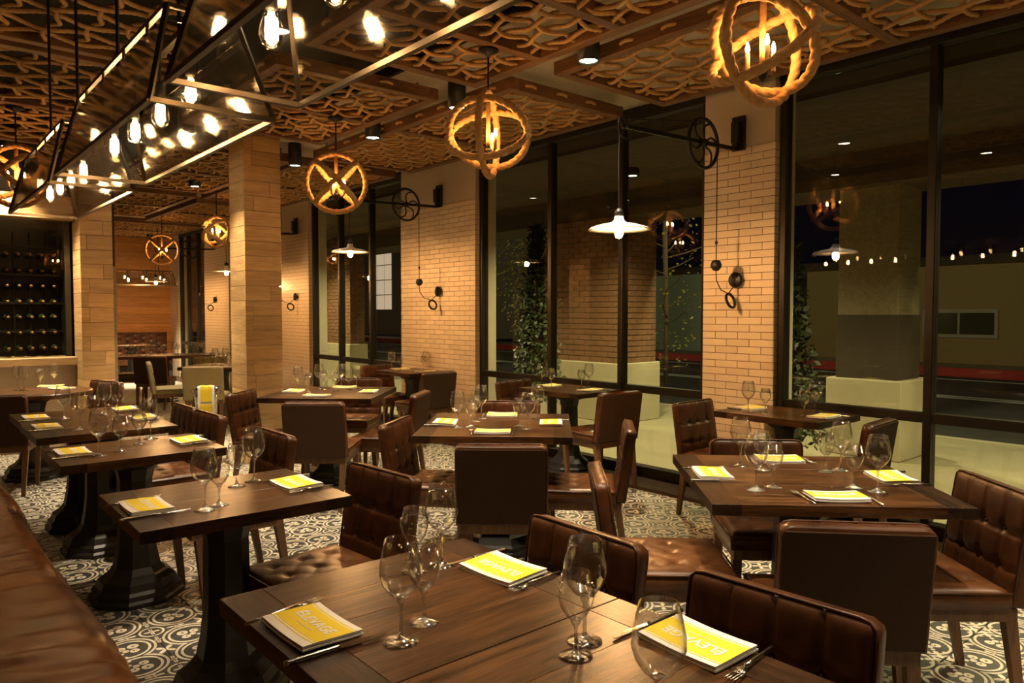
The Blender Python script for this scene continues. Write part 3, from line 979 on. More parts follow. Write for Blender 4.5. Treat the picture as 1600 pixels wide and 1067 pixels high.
# ------------------------------------------------------------------ glasses
def glass_parts(h, rb, rr0, zb, foot):
    """stem glass: solid crystal foot and stem, thin bowl with an inner wall"""
    t = .0014
    solid = [(foot, 0.0), (foot, .0014), (foot * .55, .0048), (.0068, .012), (.0040, .024), (.0036, zb * .55), (.0044, zb * .86), (.010, zb - .001), (rb * .30, zb + .0040), (rb * .29, zb + .0062), (rb * .18, zb + .0080), (.001, zb + .0085)]
    bowl = [(rb * .30, zb + .0041), (rb * .55, zb + .0125), (rb * .80, zb + .0280), (rb * .88, zb + .0345), (rb, zb + .055), (rb * .975, zb + .075), (rb * .90, zb + (h - zb) * .72), (rr0, h), (rr0 - t, h - .0003), (rb * .90 - t, zb + (h - zb) * .72),
            (rb - t, zb + .055), (rb * .88 - t, zb + .036), (rb * .79, zb + .0298), (rb * .54, zb + .0145), (rb * .29, zb + .0064)]
    return MB().lathe(solid, 28).mesh('stem', 'crystal', True), MB().lathe(bowl, 32, cap=False).mesh('bowl', 'glass', True)
GLASS = {'L': glass_parts(.218, .0455, .0335, .092, .037), 'S': glass_parts(.172, .0375, .0285, .070, .034)}
def wine_glass(kind, x, y, label, group):
    o = link('wine_glass', None, None, (x, y, .7603), (0, 0, random.uniform(0, 6)))
    link('stem', GLASS[kind][0], o)
    link('bowl', GLASS[kind][1], o)
    return tag(o, label, 'glass', group)
def put_glasses(table, lst, group):
    for kind, x, y, where in lst:
        wine_glass(kind, x, y, ('tall' if kind == 'L' else 'short') + ' wine glass ' + where + ' ' + table, group)
put_glasses('on the table with the lettered napkin', [('L', .806, 1.297, 'nearest the viewer'), ('S', .898, 1.348, 'nearest the viewer'), ('L', 1.14, 1.626, 'at the far edge'), ('S', 1.057, 1.632, 'at the far edge')], 'glasses on the front table')
put_glasses('on the table cut by the bottom edge', [('L', 1.101, 1.050, 'touching the seam'), ('S', 1.039, 1.015, 'beside the seam'), ('L', .945, .735, 'half out of the picture')], 'glasses on the bottom edge table')
put_glasses('on the second banquette table', [('L', .835, 2.623, 'at the left'), ('S', .897, 2.659, 'at the left'), ('S', 1.047, 2.9, 'at the far side'), ('L', 1.133, 2.942, 'at the far side')], 'glasses on the second banquette table')
put_glasses('on the third banquette table', [('L', .772, 3.957, 'beside the napkin'), ('S', .879, 4.015, 'near the middle'), ('S', 1.006, 4.188, 'at the far edge'), ('L', 1.09, 4.30, 'at the far edge')], 'glasses on the third banquette table')
put_glasses('on the joined banquette tables', [('L', .872, 5.50, 'farthest left'), ('L', .863, 4.923, 'nearest'), ('S', .983, 5.184, 'in the middle'), ('L', 1.117, 5.524, 'at the far side'), ('S', 1.072, 5.109, 'second from the front'), ('L', 1.175, 5.42, 'farthest right')], 'glasses on the joined banquette tables')
put_glasses('on the right-hand square table', [('L', 2.563, 1.531, 'at the left'), ('S', 2.653, 1.509, 'left of centre'), ('L', 2.916, 1.82, 'at the window side'), ('S', 2.908, 1.71, 'at the window side'), ('S', 3.083, 1.508, 'right of centre'), ('L', 3.165, 1.481, 'right of centre'), ('S', 2.883, 1.298, 'at the right'), ('L', 2.892, 1.209, 'at the right')], 'glasses on the right-hand square table')
put_glasses('on the middle square table', [('L', 2.597, 3.531, 'at the left'), ('S', 2.676, 3.50, 'left of centre'), ('L', 2.935, 3.731, 'at the far left'), ('S', 2.909, 3.329, 'right of centre'), ('L', 2.87, 3.203, 'right of centre'), ('L', 3.213, 3.493, 'at the far right'), ('S', 2.83, 3.66, 'at the far left')], 'glasses on the middle square table')
put_glasses('on the table by the oak column', [('L', 2.735, 6.06, 'leftmost'), ('S', 2.748, 5.88, 'leftmost'), ('L', 3.0, 6.20, 'second from left'), ('S', 2.963, 6.046, 'second from left'), ('S', 2.999, 5.874, 'third from left'), ('L', 3.18, 6.12, 'third from left'), ('S', 3.14, 5.90, 'rightmost'), ('L', 3.25, 5.96, 'rightmost')], 'glasses on the table by the oak column')
put_glasses('on the small table at the narrow pillar', [('L', 4.51, 2.76, 'at the left'), ('S', 4.56, 2.66, 'at the left'), ('S', 4.63, 2.42, 'at the right'), ('L', 4.88, 2.47, 'at the right')], 'glasses on the narrow pillar table')
put_glasses('on the small table under the middle window', [('L', 4.60, 4.95, 'at the left'), ('S', 4.68, 4.90, 'at the left'), ('S', 4.80, 4.63, 'at the right'), ('L', 4.93, 4.66, 'at the right')], 'glasses on the middle window table')
put_glasses('on the small table at the broad pillar', [('L', 4.60, 7.58, 'at the left'), ('S', 4.64, 7.45, 'at the left'), ('S', 4.90, 7.34, 'at the right'), ('L', 4.97, 7.40, 'at the right')], 'glasses on the broad pillar table')
put_glasses('on the round table', [('L', .894, 7.80, 'at the left'), ('L', .93, 7.74, 'second from left'), ('S', 1.08, 7.95, 'at the back'), ('L', 1.19, 7.93, 'at the right')], 'glasses on the round table')
rg = random.Random(4)
for i in range(16):
    a = i / 15 - .5
    x, y = 3.45 + 1.25 * a, 12.75 - .31 * a + rg.uniform(-.22, .22)
    wine_glass('L' if i % 2 else 'S', x, y, 'clear wine glass among the many on the long far-room table', 'glasses on the long far table')
for i, (x, y) in enumerate(((3.22, 9.72), (3.30, 9.85), (3.40, 9.62), (3.52, 9.80), (3.30, 9.62), (3.45, 9.90))):
    wine_glass('L' if i % 2 else 'S', x, y, 'clear wine glass on the table behind the sage chairs', 'glasses on the near far-room table')

# ------------------------------------------------------------------ folded napkins, forks, knives
def text_mesh(txt, size):
    cu = bpy.data.curves.new('lettering', 'FONT')
    cu.body = txt
    cu.size = size
    cu.align_x, cu.align_y = 'CENTER', 'CENTER'
    cu.extrude = .0003
    cu.offset = size * .030
    cu.space_character = 1.04
    o = bpy.data.objects.new('lettering', cu)
    COL.objects.link(o)
    dg = bpy.context.evaluated_depsgraph_get()
    me = bpy.data.meshes.new_from_object(o.evaluated_get(dg))
    bpy.data.objects.remove(o)
    me.materials.clear()
    me.materials.append(M['napkin'])
    me.name = 'lettering'
    return me

# local frame: x = reading direction (length .20), y = up the page (.14)
NL, NW, NH = .200, .140, .016
def bend(x, y):
    return .004 * (x / NL * 2) ** 2 - .002 * math.sin(y * 22)
def sheet(x0, x1, y0, y1, z0, z1, nx=10, ny=6, round_=0.0):
    mb = MB()
    for zz, flip in ((z1, False), (z0, True)):
        v, f = grid_surface(nx, ny, lambda a, b: (x0 + (x1 - x0) * a, y0 + (y1 - y0) * b, zz + bend(x0 + (x1 - x0) * a, y0 + (y1 - y0) * b)))
        mb.add(v, [q[::-1] for q in f] if flip else f)
    n, o = ny + 1, (nx + 1) * (ny + 1)
    ring = [i * n for i in range(nx + 1)] + [nx * n + j for j in range(1, n)] + [i * n + ny for i in range(nx - 1, -1, -1)] + [j for j in range(ny - 1, 0, -1)]
    m = len(ring)
    mb.f += [(ring[i], ring[i] + o, ring[(i + 1) % m] + o, ring[(i + 1) % m]) for i in range(m)]
    return mb
def make_napkin():
    root = link('folded_napkin', None)
    for k, (e, z0, z1) in enumerate(((0, .0045, .0080), (.003, .0085, .0120), (.0015, .0125, .0160))):
        obj('fold', sheet(-NL / 2 + e, NL / 2 - e * .5, -NW / 2 + e * .8, NW / 2 - e, z0, z1), 'napkin', root)
    zt = .0161
    obj('yellow_band', sheet(-NL / 2 + .001, NL / 2 - .001, -.040, .048, zt, zt + .0005), 'napkin_yellow', root)
    obj('yellow_stripe', sheet(-NL / 2 + .001, NL / 2 - .001, -.0475, -.0445, zt, zt + .0005), 'napkin_yellow', root)
    obj('yellow_stripe', sheet(-NL / 2 + .001, NL / 2 - .001, .0515, .0545, zt, zt + .0005), 'napkin_yellow', root)
    le = link('lettering', TXT, root, (0, .008, zt + .0032))
    obj('underline', MB().box(-.035, .035, -.0008, .0008, 0, .0006), 'napkin', root, (0, -.017, zt + .0016))
    return root
TXT = text_mesh('\u00c9LEVAGE', .037)
for vv in TXT.vertices:
    vv.co.z += bend(vv.co.x, vv.co.y + .008) - .0022
def fork_mesh():
    mb = MB()
    mb.tube([(-.095, 0, .004), (-.05, 0, .006), (0, 0, .008), (.03, 0, .010)], .0035, 8)
    mb.add([(.028, -.003, .0085), (.045, -.011, .007), (.060, -.012, .005), (.060, .012, .005), (.045, .011, .007), (.028, .003, .0085),
            (.028, -.003, .0105), (.045, -.011, .009), (.060, -.012, .007), (.060, .012, .007), (.045, .011, .009), (.028, .003, .0105)],
           [(5, 4, 3, 2, 1, 0), (6, 7, 8, 9, 10, 11)] + [(i, (i + 1) % 6, 6 + (i + 1) % 6, 6 + i) for i in range(6)])
    for y in (-.0098, -.0033, .0033, .0098):
        mb.bar((.058, y, .006), (.098, y * .95, .0095), .0028, .0018)
    return mb.mesh('fork', 'cutlery', True)
def make_knife():
    root = link('table_knife', None)
    obj('handle', MB().tube([(-.11, 0, .005), (-.10, 0, .0052), (-.05, 0, .0055), (0, 0, .0055), (.006, 0, .0055)], .0052, 8), 'cutlery', root, smooth=True)
    obj('blade', MB().add([(.004, -.006, .003), (.08, -.009, .003), (.115, -.004, .003), (.118, .005, .003), (.004, .006, .003), (.004, -.006, .0055), (.08, -.009, .004), (.115, -.004, .0045), (.118, .005, .0055), (.004, .006, .0065)],
                          [(4, 3, 2, 1, 0), (5, 6, 7, 8, 9)] + [(i, (i + 1) % 5, 5 + (i + 1) % 5, 5 + i) for i in range(5)]), 'cutlery', root)
    return root
NAP, KNIFE, FORK = None, None, fork_mesh()
def place_setting(x, y, face, where, group, fork=True, knife=True, skew=0.0):
    """face: the direction the diner looks (degrees)"""
    global NAP, KNIFE
    a = math.radians(face)
    if NAP is None:
        NAP = o = make_napkin()
    else:
        o = copy_tree(NAP)
    o.location = (x, y, .7560)
    o.rotation_euler = (0, 0, a - PI / 2 + skew)
    o.name = 'folded_napkin'
    tag(o, 'folded yellow lettered napkin ' + where, 'napkin', 'napkins ' + group)
    rx, ry = math.cos(a - PI / 2), math.sin(a - PI / 2)
    if fork:
        f_ = link('fork', FORK, None, (x - rx * .122 - math.cos(a) * .01, y - ry * .122 - math.sin(a) * .01, .7605), (0, 0, a + .12))
        tag(f_, 'steel fork beside the napkin ' + where, 'fork', 'forks ' + group)
    if knife:
        if KNIFE is None:
            KNIFE = k_ = make_knife()
        else:
            k_ = copy_tree(KNIFE)
        k_.location = (x + rx * .125 - math.cos(a) * .005, y + ry * .125 - math.sin(a) * .005, .7605)
        k_.rotation_euler = (0, 0, a - .03)
        k_.name = 'table_knife'
        tag(k_, 'steel knife beside the napkin ' + where, 'knife', 'knives ' + group)
gg = 'on the banquette tables'
place_setting(.69, 1.475, 0, 'at the near left end of the front table', gg, skew=.02)
place_setting(1.235, 1.48, 180, 'at the chair end of the front table', gg, skew=.05)
place_setting(1.262, .885, 180, 'at the chair end of the bottom edge table', gg, skew=-.05)
place_setting(.685, 2.78, 0, 'at the left end of the second banquette table', gg)
place_setting(1.235, 2.77, 180, 'at the chair end of the second banquette table', gg)
place_setting(.685, 4.10, 0, 'at the left end of the third banquette table', gg)
place_setting(1.222, 4.08, 180, 'at the chair end of the third banquette table', gg)
place_setting(.725, 5.12, 0, 'at the left end of the fourth banquette table', gg, False, True)
place_setting(.735, 5.62, 0, 'at the left end of the fifth banquette table', gg, False, True)
place_setting(1.27, 5.17, 180, 'at the chair end of the fourth banquette table', gg, False, True)
place_setting(1.28, 5.70, 180, 'at the chair end of the fifth banquette table', gg, False, True)
gg = 'on the square tables'
place_setting(2.655, 1.79, -44, 'at the left side of the right-hand square table', gg)
place_setting(2.67, 1.265, 46, 'at the near side of the right-hand square table', gg)
place_setting(3.15, 1.265, 136, 'at the right side of the right-hand square table', gg)
place_setting(3.15, 1.765, 226, 'at the window side of the right-hand square table', gg)
place_setting(2.64, 3.72, -44, 'at the left side of the middle square table', gg, False)
place_setting(2.64, 3.25, 46, 'at the near side of the middle square table', gg)
place_setting(3.12, 3.27, 136, 'at the right side of the middle square table', gg, False)
place_setting(3.12, 3.74, 226, 'at the far side of the middle square table', gg, False)
place_setting(2.69, 6.06, -44, 'at the left side of the table by the oak column', gg, False, False)
place_setting(2.69, 5.61, 46, 'at the near side of the table by the oak column', gg, False, False)
place_setting(3.16, 5.60, 136, 'at the right side of the table by the oak column', gg, False, False)
place_setting(3.18, 6.06, 226, 'at the far side of the table by the oak column', gg, False, False)
gg = 'on the window tables'
place_setting(4.71, 2.86, -90, 'at the left end of the narrow pillar table', gg, False)
place_setting(4.68, 2.31, 90, 'at the right end of the narrow pillar table', gg, False)
place_setting(4.71, 4.96, -90, 'at the left end of the middle window table', gg, False)
place_setting(4.71, 4.44, 90, 'at the right end of the middle window table', gg, False)
place_setting(4.73, 7.60, -90, 'at the left end of the broad pillar table', gg, False, False)
place_setting(4.76, 7.10, 90, 'at the right end of the broad pillar table', gg, False, False)
place_setting(1.16, 7.92, -110, 'at the back of the round table', 'on the round table', False, False)
place_setting(1.20, 7.62, 200, 'at the right of the round table', 'on the round table', False, False)

# ------------------------------------------------------------------ rope net frames under the ceiling
ZF = 3.07           # underside of the frames
FH, FW = .088, .075 # board height and width
RR = .0130          # rope radius
ROPE_CACHE = {}
def rope_mesh(length, x0, sp, amp, sign, seed):
    """rope along x from 0 to length, woven over and under crossings at x0 + k * sp"""
    key = (round(length, 2), round(x0, 3), round(sp, 3), amp, sign, seed)
    if key not in ROPE_CACHE:
        rnd = random.Random(seed * 17 + int(length * 100))
        n = int(length / .0115)
        a1, a2, p1, p2 = rnd.uniform(.4, 1) * amp, rnd.uniform(.3, .7) * amp, rnd.uniform(0, 6), rnd.uniform(0, 6)
        P = []
        for i in range(n + 1):
            x = length * i / n
            c = PI * (x - x0) / sp
            e = min(1, x / .05, (length - x) / .05)
            y = sign * amp * math.sin(c) * e + a1 * math.sin(x * 5.1 + p1) + a2 * math.sin(x * 11 + p2)
            P.append((x, y, sign * .0125 * math.cos(c)))
        ROPE_CACHE[key] = MB().tube(P, RR, 12, False, 3, .34, .036).mesh('rope', 'rope', True)
    return ROPE_CACHE[key]

def link_mesh():
    mb = MB()
    for i in range(16):
        z = -.018 - i * .030
        pts = []
        for k in range(10):
            a = 2 * PI * k / 10
            u, v_ = .010 * math.cos(a), .020 * math.sin(a)
            pts.append((u, 0, z + v_) if i % 2 else (0, u, z + v_))
        mb.tube(pts, .0035, 5, True)
    return mb.mesh('chain', 'black_metal', True)
CHAIN = link_mesh()
LOOP = None
def net_frame(x0, x1, y0, y1, rails, label, dx=.150, dy=.185, amp=.017, seed=1, loops=True):
    global LOOP
    root = thing('rope_net_frame', label, 'ceiling frame', (x0, y0, ZF), 0, 'rope net frames under the ceiling')
    L, W_ = y1 - y0, x1 - x0
    for x in (0, W_ - FW):
        obj('side_board', boxed(x, x + FW, 0, L, 0, FH, b=.003), 'board_y', root)
    for y in [0, L - FW] + [r - y0 - FW / 2 for r in rails]:
        obj('cross_board', boxed(FW + .0005, W_ - FW - .0005, y, y + FW, 0, FH, b=.003), 'board', root)
    cuts = [FW] + sorted(r - y0 for r in rails) + [L - FW]
    # ropes along x (rows) woven through ropes along y (columns)
    rows, cols = max(2, int(L / dy)), max(2, int(W_ / dx))
    sr, sc_ = (L - 2 * FW) / rows, (W_ - 2 * FW) / cols
    for i in range(rows):
        link('rope', rope_mesh(W_ - 2 * FW + .05, .025 + sc_ / 2, sc_, amp, 1 if i % 2 else -1, seed * 100 + i % 6), root, (FW - .025, FW + sr * (i + .5), .026))
    for i in range(cols):
        link('rope', rope_mesh(L - 2 * FW + .05, .025 + sr / 2, sr, amp, -1 if i % 2 else 1, seed * 100 + 50 + i % 6), root, (FW + sc_ * (i + .5), FW - .025, .026), (0, 0, PI / 2))
    if LOOP is None:
        LOOP = MB().tube([(0, .004, 0), (.01, -.010, 0), (.05, -.014, .004), (.09, -.010, 0), (.10, .004, 0)], .0115, 9, False, 3, .17, .05).mesh('rope_loop', 'rope', True)
    if loops:
        k = 0
        y = .18
        while y < L - .2:
            link('rope_loop', LOOP, root, (0, y + .10, .046), (0, 0, -PI / 2))
            y += .32
        x = .14
        while x < W_ - .2:
            link('rope_loop', LOOP, root, (x, 0, .046), (0, 0, 0))
            x += .32
    zc = (ZC if x0 > SX - .1 else ZB) - ZF
    for x in (.03, W_ - .03):
        for y in (.25, L - .25):
            lh = min(.49, zc - FH)
            link('chain', CHAIN, root, (x, y, FH + lh), scale=(1, 1, lh / .49))
    return root
net_frame(3.52, 4.72, .55, 3.67, (1.9,), 'rope net frame at the upper right above the windows', seed=1)
net_frame(3.49, 4.72, 4.08, 7.30, (5.7,), 'rope net frame between the rope globe and the middle window', seed=2)
net_frame(3.49, 4.72, 7.65, 10.9, (9.3,), 'rope net frame above the broad tiled pillar', seed=3)
net_frame(1.98, 3.30, 1.15, 4.25, (3.52, 2.84, 2.0), 'rope net frame carrying the middle rope globe', seed=4)
net_frame(1.98, 3.27, 4.68, 6.66, (5.64,), 'rope net frame carrying the rope globe near the oak column', seed=5)
net_frame(-.42, 1.55, 2.35, 5.32, (), 'rope net frame behind the nearest glass lantern at the left', seed=6, dx=.20, dy=.17, amp=.022)
net_frame(-.42, 1.55, 5.42, 8.40, (6.9,), 'rope net frame at the far left above the wine cabinet', seed=7, dx=.20, dy=.17, amp=.022)
net_frame(2.15, 3.40, 7.6, 10.4, (9.0,), 'rope net frame left of the oak clad column', seed=8)
net_frame(2.15, 3.40, 10.8, 13.6, (12.2,), 'rope net frame in the near part of the far room', seed=9, loops=False)
net_frame(3.55, 4.72, 11.3, 14.1, (12.7,), 'rope net frame along the far room windows', seed=10, loops=False)
net_frame(2.15, 4.72, 14.5, 17.4, (15.9,), 'rope net frame before the amber wall', seed=11, loops=False)

# ------------------------------------------------------------------ rope globe lights
def hoop(R, r, n):
    """great circle of radius R with normal n, wrapped rope of radius r"""
    n = Vector(n).normalized()
    u = n.orthogonal().normalized()
    v_ = n.cross(u)
    pts = [tuple(u * (R * math.cos(a)) + v_ * (R * math.sin(a))) for a in (2 * PI * i / 320 for i in range(320))]
    return MB().tube(pts, r, 18, True, 3, .26, .050)
FLAME = MB().lathe([(.001, 0), (.0075, .006), (.0095, .016), (.0065, .032), (.002, .046)], 8).mesh('bulb', 'bulb_candle', True)
SLEEVE = MB().lathe([(.010, 0), (.010, .075), (.004, .078)], 10).mesh('candle_sleeve', 'sleeve', True)
def globe(x, y, z, R, ztop, yaw, label):
    root = thing('rope_globe_light', label, 'ceiling light', (x, y, z), yaw, 'rope globe lights')
    obj('rope_ring', hoop(R, .021, (1, 0, 0)), 'rope', root, smooth=True)
    obj('rope_ring', hoop(R * .98, .021, (0, 1, 1)), 'rope', root, smooth=True)
    obj('rope_ring', hoop(R * .96, .021, (0, 1, -1)), 'rope', root, smooth=True)
    obj('hanging_rod', MB().tube([(0, 0, -R * .55), (0, 0, 0), (0, 0, ztop - z)], .006, 8), 'black_metal', root, smooth=True)
    obj('rope_stem', MB().tube([(0, 0, t * R) for t in (-.30, -.1, .1, .3, .5, .7, .9)], .0135, 9, False, 3, .15, .04), 'rope', root, smooth=True)
    obj('canopy', MB().lathe([(.062, 0), (.065, -.012), (.02, -.03), (.008, -.045)], 18, (0, 0, ztop - z)), 'black_metal', root, smooth=True)
    obj('hub', MB().lathe([(.003, -.05), (.02, -.035), (.028, -.01), (.02, .012), (.012, .02)], 12, (0, 0, -R * .42)), 'black_metal', root, smooth=True)
    for k in range(3):
        a = 2 * PI * k / 3 + .4
        ca, sa = math.cos(a), math.sin(a)
        d = R * .27
        obj('candle_arm', MB().tube([(0, 0, -R * .42), (ca * d * .6, sa * d * .6, -R * .50), (ca * d, sa * d, -R * .40)], .005, 6), 'black_metal', root, smooth=True)
        sl = link('candle_sleeve', SLEEVE, root, (ca * d, sa * d, -R * .40))
        link('bulb', FLAME, sl, (0, 0, .077))
    return root
globe(2.875, 3.58, 2.555, .255, ZF, math.radians(128), 'rope globe light hanging over the middle square table')
globe(2.90, 5.64, 2.53, .240, ZF, math.radians(63), 'rope globe light like a spoked wheel near the oak column')
globe(2.855, 1.70, 2.575, .235, ZF, math.radians(84), 'rope globe light at the upper right, largest in view')
globe(2.86, -.35, 2.56, .24, ZC, .6, 'unseen rope globe light added behind the viewer for fill')  # unseen globe, added as fill for the chair backs
globe(3.43, 10.1, 2.53, .205, ZF + .08, .5, 'rope globe light half hidden by the oak column')
globe(3.55, 13.1, 2.49, .25, ZF + .08, math.radians(75), 'rope globe light in front of the amber wall')
globe(.83, 7.0, 2.53, .235, ZF, 1.0, 'rope globe light at the far left behind the lantern')

# ------------------------------------------------------------------ glass lanterns over the banquette tables
EDISON = MB().lathe([(.001, -.105), (.012, -.102), (.024, -.088), (.029, -.070), (.026, -.050), (.016, -.028), (.012, -.012)], 12).mesh('bulb', 'glass', True)
FILAMENT = MB().lathe([(.004, -.078), (.0155, -.080), (.0140, -.034), (.004, -.030)], 8).mesh('filament', 'bulb_edison', True)
SOCKET = MB().lathe([(.013, -.014), (.015, 0), (.015, .035), (.006, .045)], 10).mesh('socket', 'black_metal', True)
CLIP = boxed(-.012, .012, -.002, .002, -.030, .030).mesh('clip', 'lantern_metal')
def lantern(cx, y0, y1, zb, label, axis='y', group='glass lanterns in a row'):
    """trapezoid glass and steel lantern, wider at the bottom"""
    L = y1 - y0
    root = thing('glass_lantern', label, 'ceiling light', (cx, (y0 + y1) / 2, zb), 0 if axis == 'y' else PI / 2, group)
    H, wb, wt, ib = .285, .165, .095, .085
    bt = [(sx * wb, sy * L / 2, 0) for sx, sy in ((-1, -1), (1, -1), (1, 1), (-1, 1))]
    tp = [(sx * wt, sy * (L / 2 - ib), H) for sx, sy in ((-1, -1), (1, -1), (1, 1), (-1, 1))]
    lerp = lambda p, q, t: tuple(a + (b - a) * t for a, b in zip(p, q))
    for i in range(4):
        j = (i + 1) % 4
        obj('bottom_bar', MB().bar(bt[i], bt[j], .013), 'lantern_metal', root)
        obj('top_bar', MB().bar(tp[i], tp[j], .013), 'lantern_metal', root)
        obj('corner_bar', MB().bar(bt[i], tp[i], .012), 'lantern_metal', root)
        a, b = bt[i], bt[j]
        c, d = lerp(bt[j], tp[j], .84), lerp(bt[i], tp[i], .84)
        n = (Vector(b) - Vector(a)).cross(Vector(d) - Vector(a)).normalized() * .0015
        m = MB().add([Vector(p) + n for p in (a, b, c, d)] + [Vector(p) - n for p in (a, b, c, d)],
                     [(0, 1, 2, 3), (7, 6, 5, 4), (0, 4, 5, 1), (1, 5, 6, 2), (2, 6, 7, 3), (3, 7, 4, 0)])
        obj('glass_panel', m, 'lantern_glass', root)
        if i % 2:
            for t in (.15, .38, .62, .85):
                q = lerp(lerp(bt[i], tp[i], .92), lerp(bt[j], tp[j], .92), t)
                link('clip', CLIP, root, q, (0, 0, PI / 2))
    obj('center_bar', MB().bar((0, -L / 2 + ib, H), (0, L / 2 - ib, H), .02), 'lantern_metal', root)
    for k in range(4):
        y = -L / 2 + L * (.15 + .23 * k)
        so = link('socket', SOCKET, root, (0, y, .155))
        obj('socket_stem', MB().tube([(0, 0, .03), (0, 0, H - .155)], .005, 6), 'black_metal', so)
        link('bulb', EDISON, so, (0, 0, 0))
        link('filament', FILAMENT, so, (0, 0, 0))
    for y in (-L * .28, L * .28):
        obj('hanging_rod', MB().tube([(0, y, H), (0, y, (H + ZB - zb) / 2), (0, y, ZB - zb)], .007, 6), 'black_metal', root)
    return root
lantern(.69, .52, 1.865, 2.0, 'glass lantern nearest the viewer, cut by the top edge')
lantern(.70, 2.06, 3.41, 2.0, 'glass lantern in the middle of the row of three')
lantern(.71, 3.64, 4.92, 2.0, 'glass lantern farthest left in the row of three')
lantern(3.75, 14.85, 16.25, 1.98, 'glass lantern in front of the amber wall', 'x', 'far glass lanterns')

# ------------------------------------------------------------------ pulley lamps on the tiled pillars
def spoked_wheel(R, name, parent, loc, spokes=6):
    rim = MB().tube([(R * math.cos(a), 0, R * math.sin(a)) for a in (2 * PI * i / 48 for i in range(48))], R * .075, 8, True)
    wh = obj(name, rim, 'black_metal', parent, loc, smooth=True)
    obj('hub', MB().lathe([(R * .16, -.022), (R * .18, 0), (R * .16, .022)], 12), 'black_metal', wh, rot=(PI / 2, 0, 0), smooth=True)
    for k in range(spokes):
        a = 2 * PI * k / spokes
        pts = []
        for i in range(9):
            t = i / 8
            aa = a + .55 * math.sin(PI * t) * (1 if True else -1)
            pts.append((R * .95 * t * math.cos(aa), 0, R * .95 * t * math.sin(aa)))
        obj('spoke', MB().tube(pts, R * .042, 6), 'black_metal', wh, smooth=True)
    return wh
def pulley_lamp(y, xl, zl, label):
    root = thing('pulley_lamp', label, 'wall lamp', (0, y, 0), 0, 'pulley lamps on the tiled pillars')
    obj('wall_plate', boxed(XW - .025, XW, -.055, .055, 2.69, 2.95, b=.004), 'black_metal', root)
    obj('bracket', MB().box(XW - .075, XW - .025, -.03, .03, 2.74, 2.90).bar((XW - .05, 0, 2.76), (XW - .05, 0, 2.685), .03), 'black_metal', root)
    obj('arm', MB().bar((XW - .06, 0, 2.695), (xl + .02, 0, 2.66), .022, .028), 'black_metal', root)
    obj('tie_rod', MB().tube([(4.55, .02, 2.84), (4.1, .02, 2.77), (xl + .04, .02, 2.71)], .005, 6), 'black_metal', root)
    spoked_wheel(.178, 'large_wheel', root, (4.56, 0, 2.68))
    spoked_wheel(.072, 'small_wheel', root, (xl + .06, 0, 2.655), 5)
    obj('lamp_cord', MB().tube([(xl, 0, 2.66), (xl - .005, 0, 2.4), (xl, 0, zl + .08)], .004, 6), 'black_metal', root)
    sh = obj('shade', MB().lathe([(.028, .095), (.032, .066), (.048, .048), (.12, .034), (.185, .014), (.200, 0), (.198, -.002), (.12, .025), (.048, .036), (.020, .040)], 32, (xl, 0, zl)), 'enamel', root, smooth=True)
    obj('lamp_holder', MB().lathe([(.010, .14), (.028, .12), (.030, .09), (.015, .085)], 14, (xl, 0, zl)), 'black_metal', root, smooth=True)
    obj('bulb', MB().lathe([(.001, -.055), (.018, -.048), (.027, -.028), (.026, -.008), (.016, .015), (.013, .035)], 12, (xl, 0, zl)), 'bulb_pendant', root, smooth=True)
    obj('counter_cord', MB().tube([(4.735, 0, 2.66), (4.735, 0, 2.2), (4.735, 0, 1.83)], .004, 6), 'black_metal', root)
    obj('cord_stop', MB().lathe([(.003, -.02), (.013, 0), (.003, .02)], 10, (4.735, 0, 1.97)), 'black_metal', root, smooth=True)
    obj('counterweight', MB().lathe([(.002, -.042), (.022, -.036), (.040, -.012), (.042, .008), (.030, .034), (.004, .044)], 16, (4.735, 0, 1.80)), 'black_metal', root, smooth=True)
    obj('loop_cord', MB().tube([(4.735, 0, 1.76), (4.74, 0, 1.69), (4.80, 0, 1.62), (4.90, 0, 1.595), (4.96, 0, 1.64), (5.0, 0, 1.70)], .004, 6), 'black_metal', root)
    obj('pull_ring', MB().tube([(.052 * math.cos(a), .018 * math.sin(a), .052 * math.sin(a)) for a in (2 * PI * i / 28 for i in range(28))], .011, 8, True), 'black_metal', root, (4.915, -.01, 1.54), smooth=True)
    obj('wall_knob', MB().lathe([(.020, 0), (.020, .02), (.058, .028), (.060, .040), (.045, .048), (.012, .055)], 18), 'black_metal', root, (XW, 0, 1.70), (0, -PI / 2, 0), smooth=True)
    return root
pulley_lamp(3.18, 3.64, 1.985, 'white enamel pulley lamp fixed to the narrow tiled pillar')
pulley_lamp(7.18, 3.85, 2.10, 'white enamel pulley lamp fixed to the broad tiled pillar')
pulley_lamp(11.15, 3.92, 2.06, 'white enamel pulley lamp partly behind the oak clad column')
pulley_lamp(14.9, 3.92, 2.03, 'white enamel pulley lamp in front of the far room')

# ------------------------------------------------------------------ downlights
CAN = MB().lathe([(.070, .30), (.070, 0), (.062, 0), (.056, .02), (.001, .021)], 22).mesh('housing', 'black_metal', True)
LENS = MB().lathe([(.001, .012), (.056, .012)], 22).mesh('lens', 'can_glow')
def downlight(x, y, z, e, label, size=62, aim=(0, 0)):
    root = thing('downlight', label, 'ceiling light', (x, y, z), 0, 'black cylinder downlights')
    link('housing', CAN, root)
    link('lens', LENS, root)
    zt = ZC if x > SX else ZB
    obj('stem', MB().tube([(0, 0, .30), (0, 0, zt - z)], .012, 8), 'black_metal', root)
    light('SPOT', 'downlight_beam', e * LAMP_EV, SOFT, root, (0, 0, -.004), (aim[0], aim[1], 0), spot_size=math.radians(size), spot_blend=.6, shadow_soft_size=.05)
downlight(2.2, -.75, 3.05, 100, 'unseen black cylinder downlight added behind the viewer on the aisle for fill', 90)  # unseen lamp, added as fill on the viewer's side
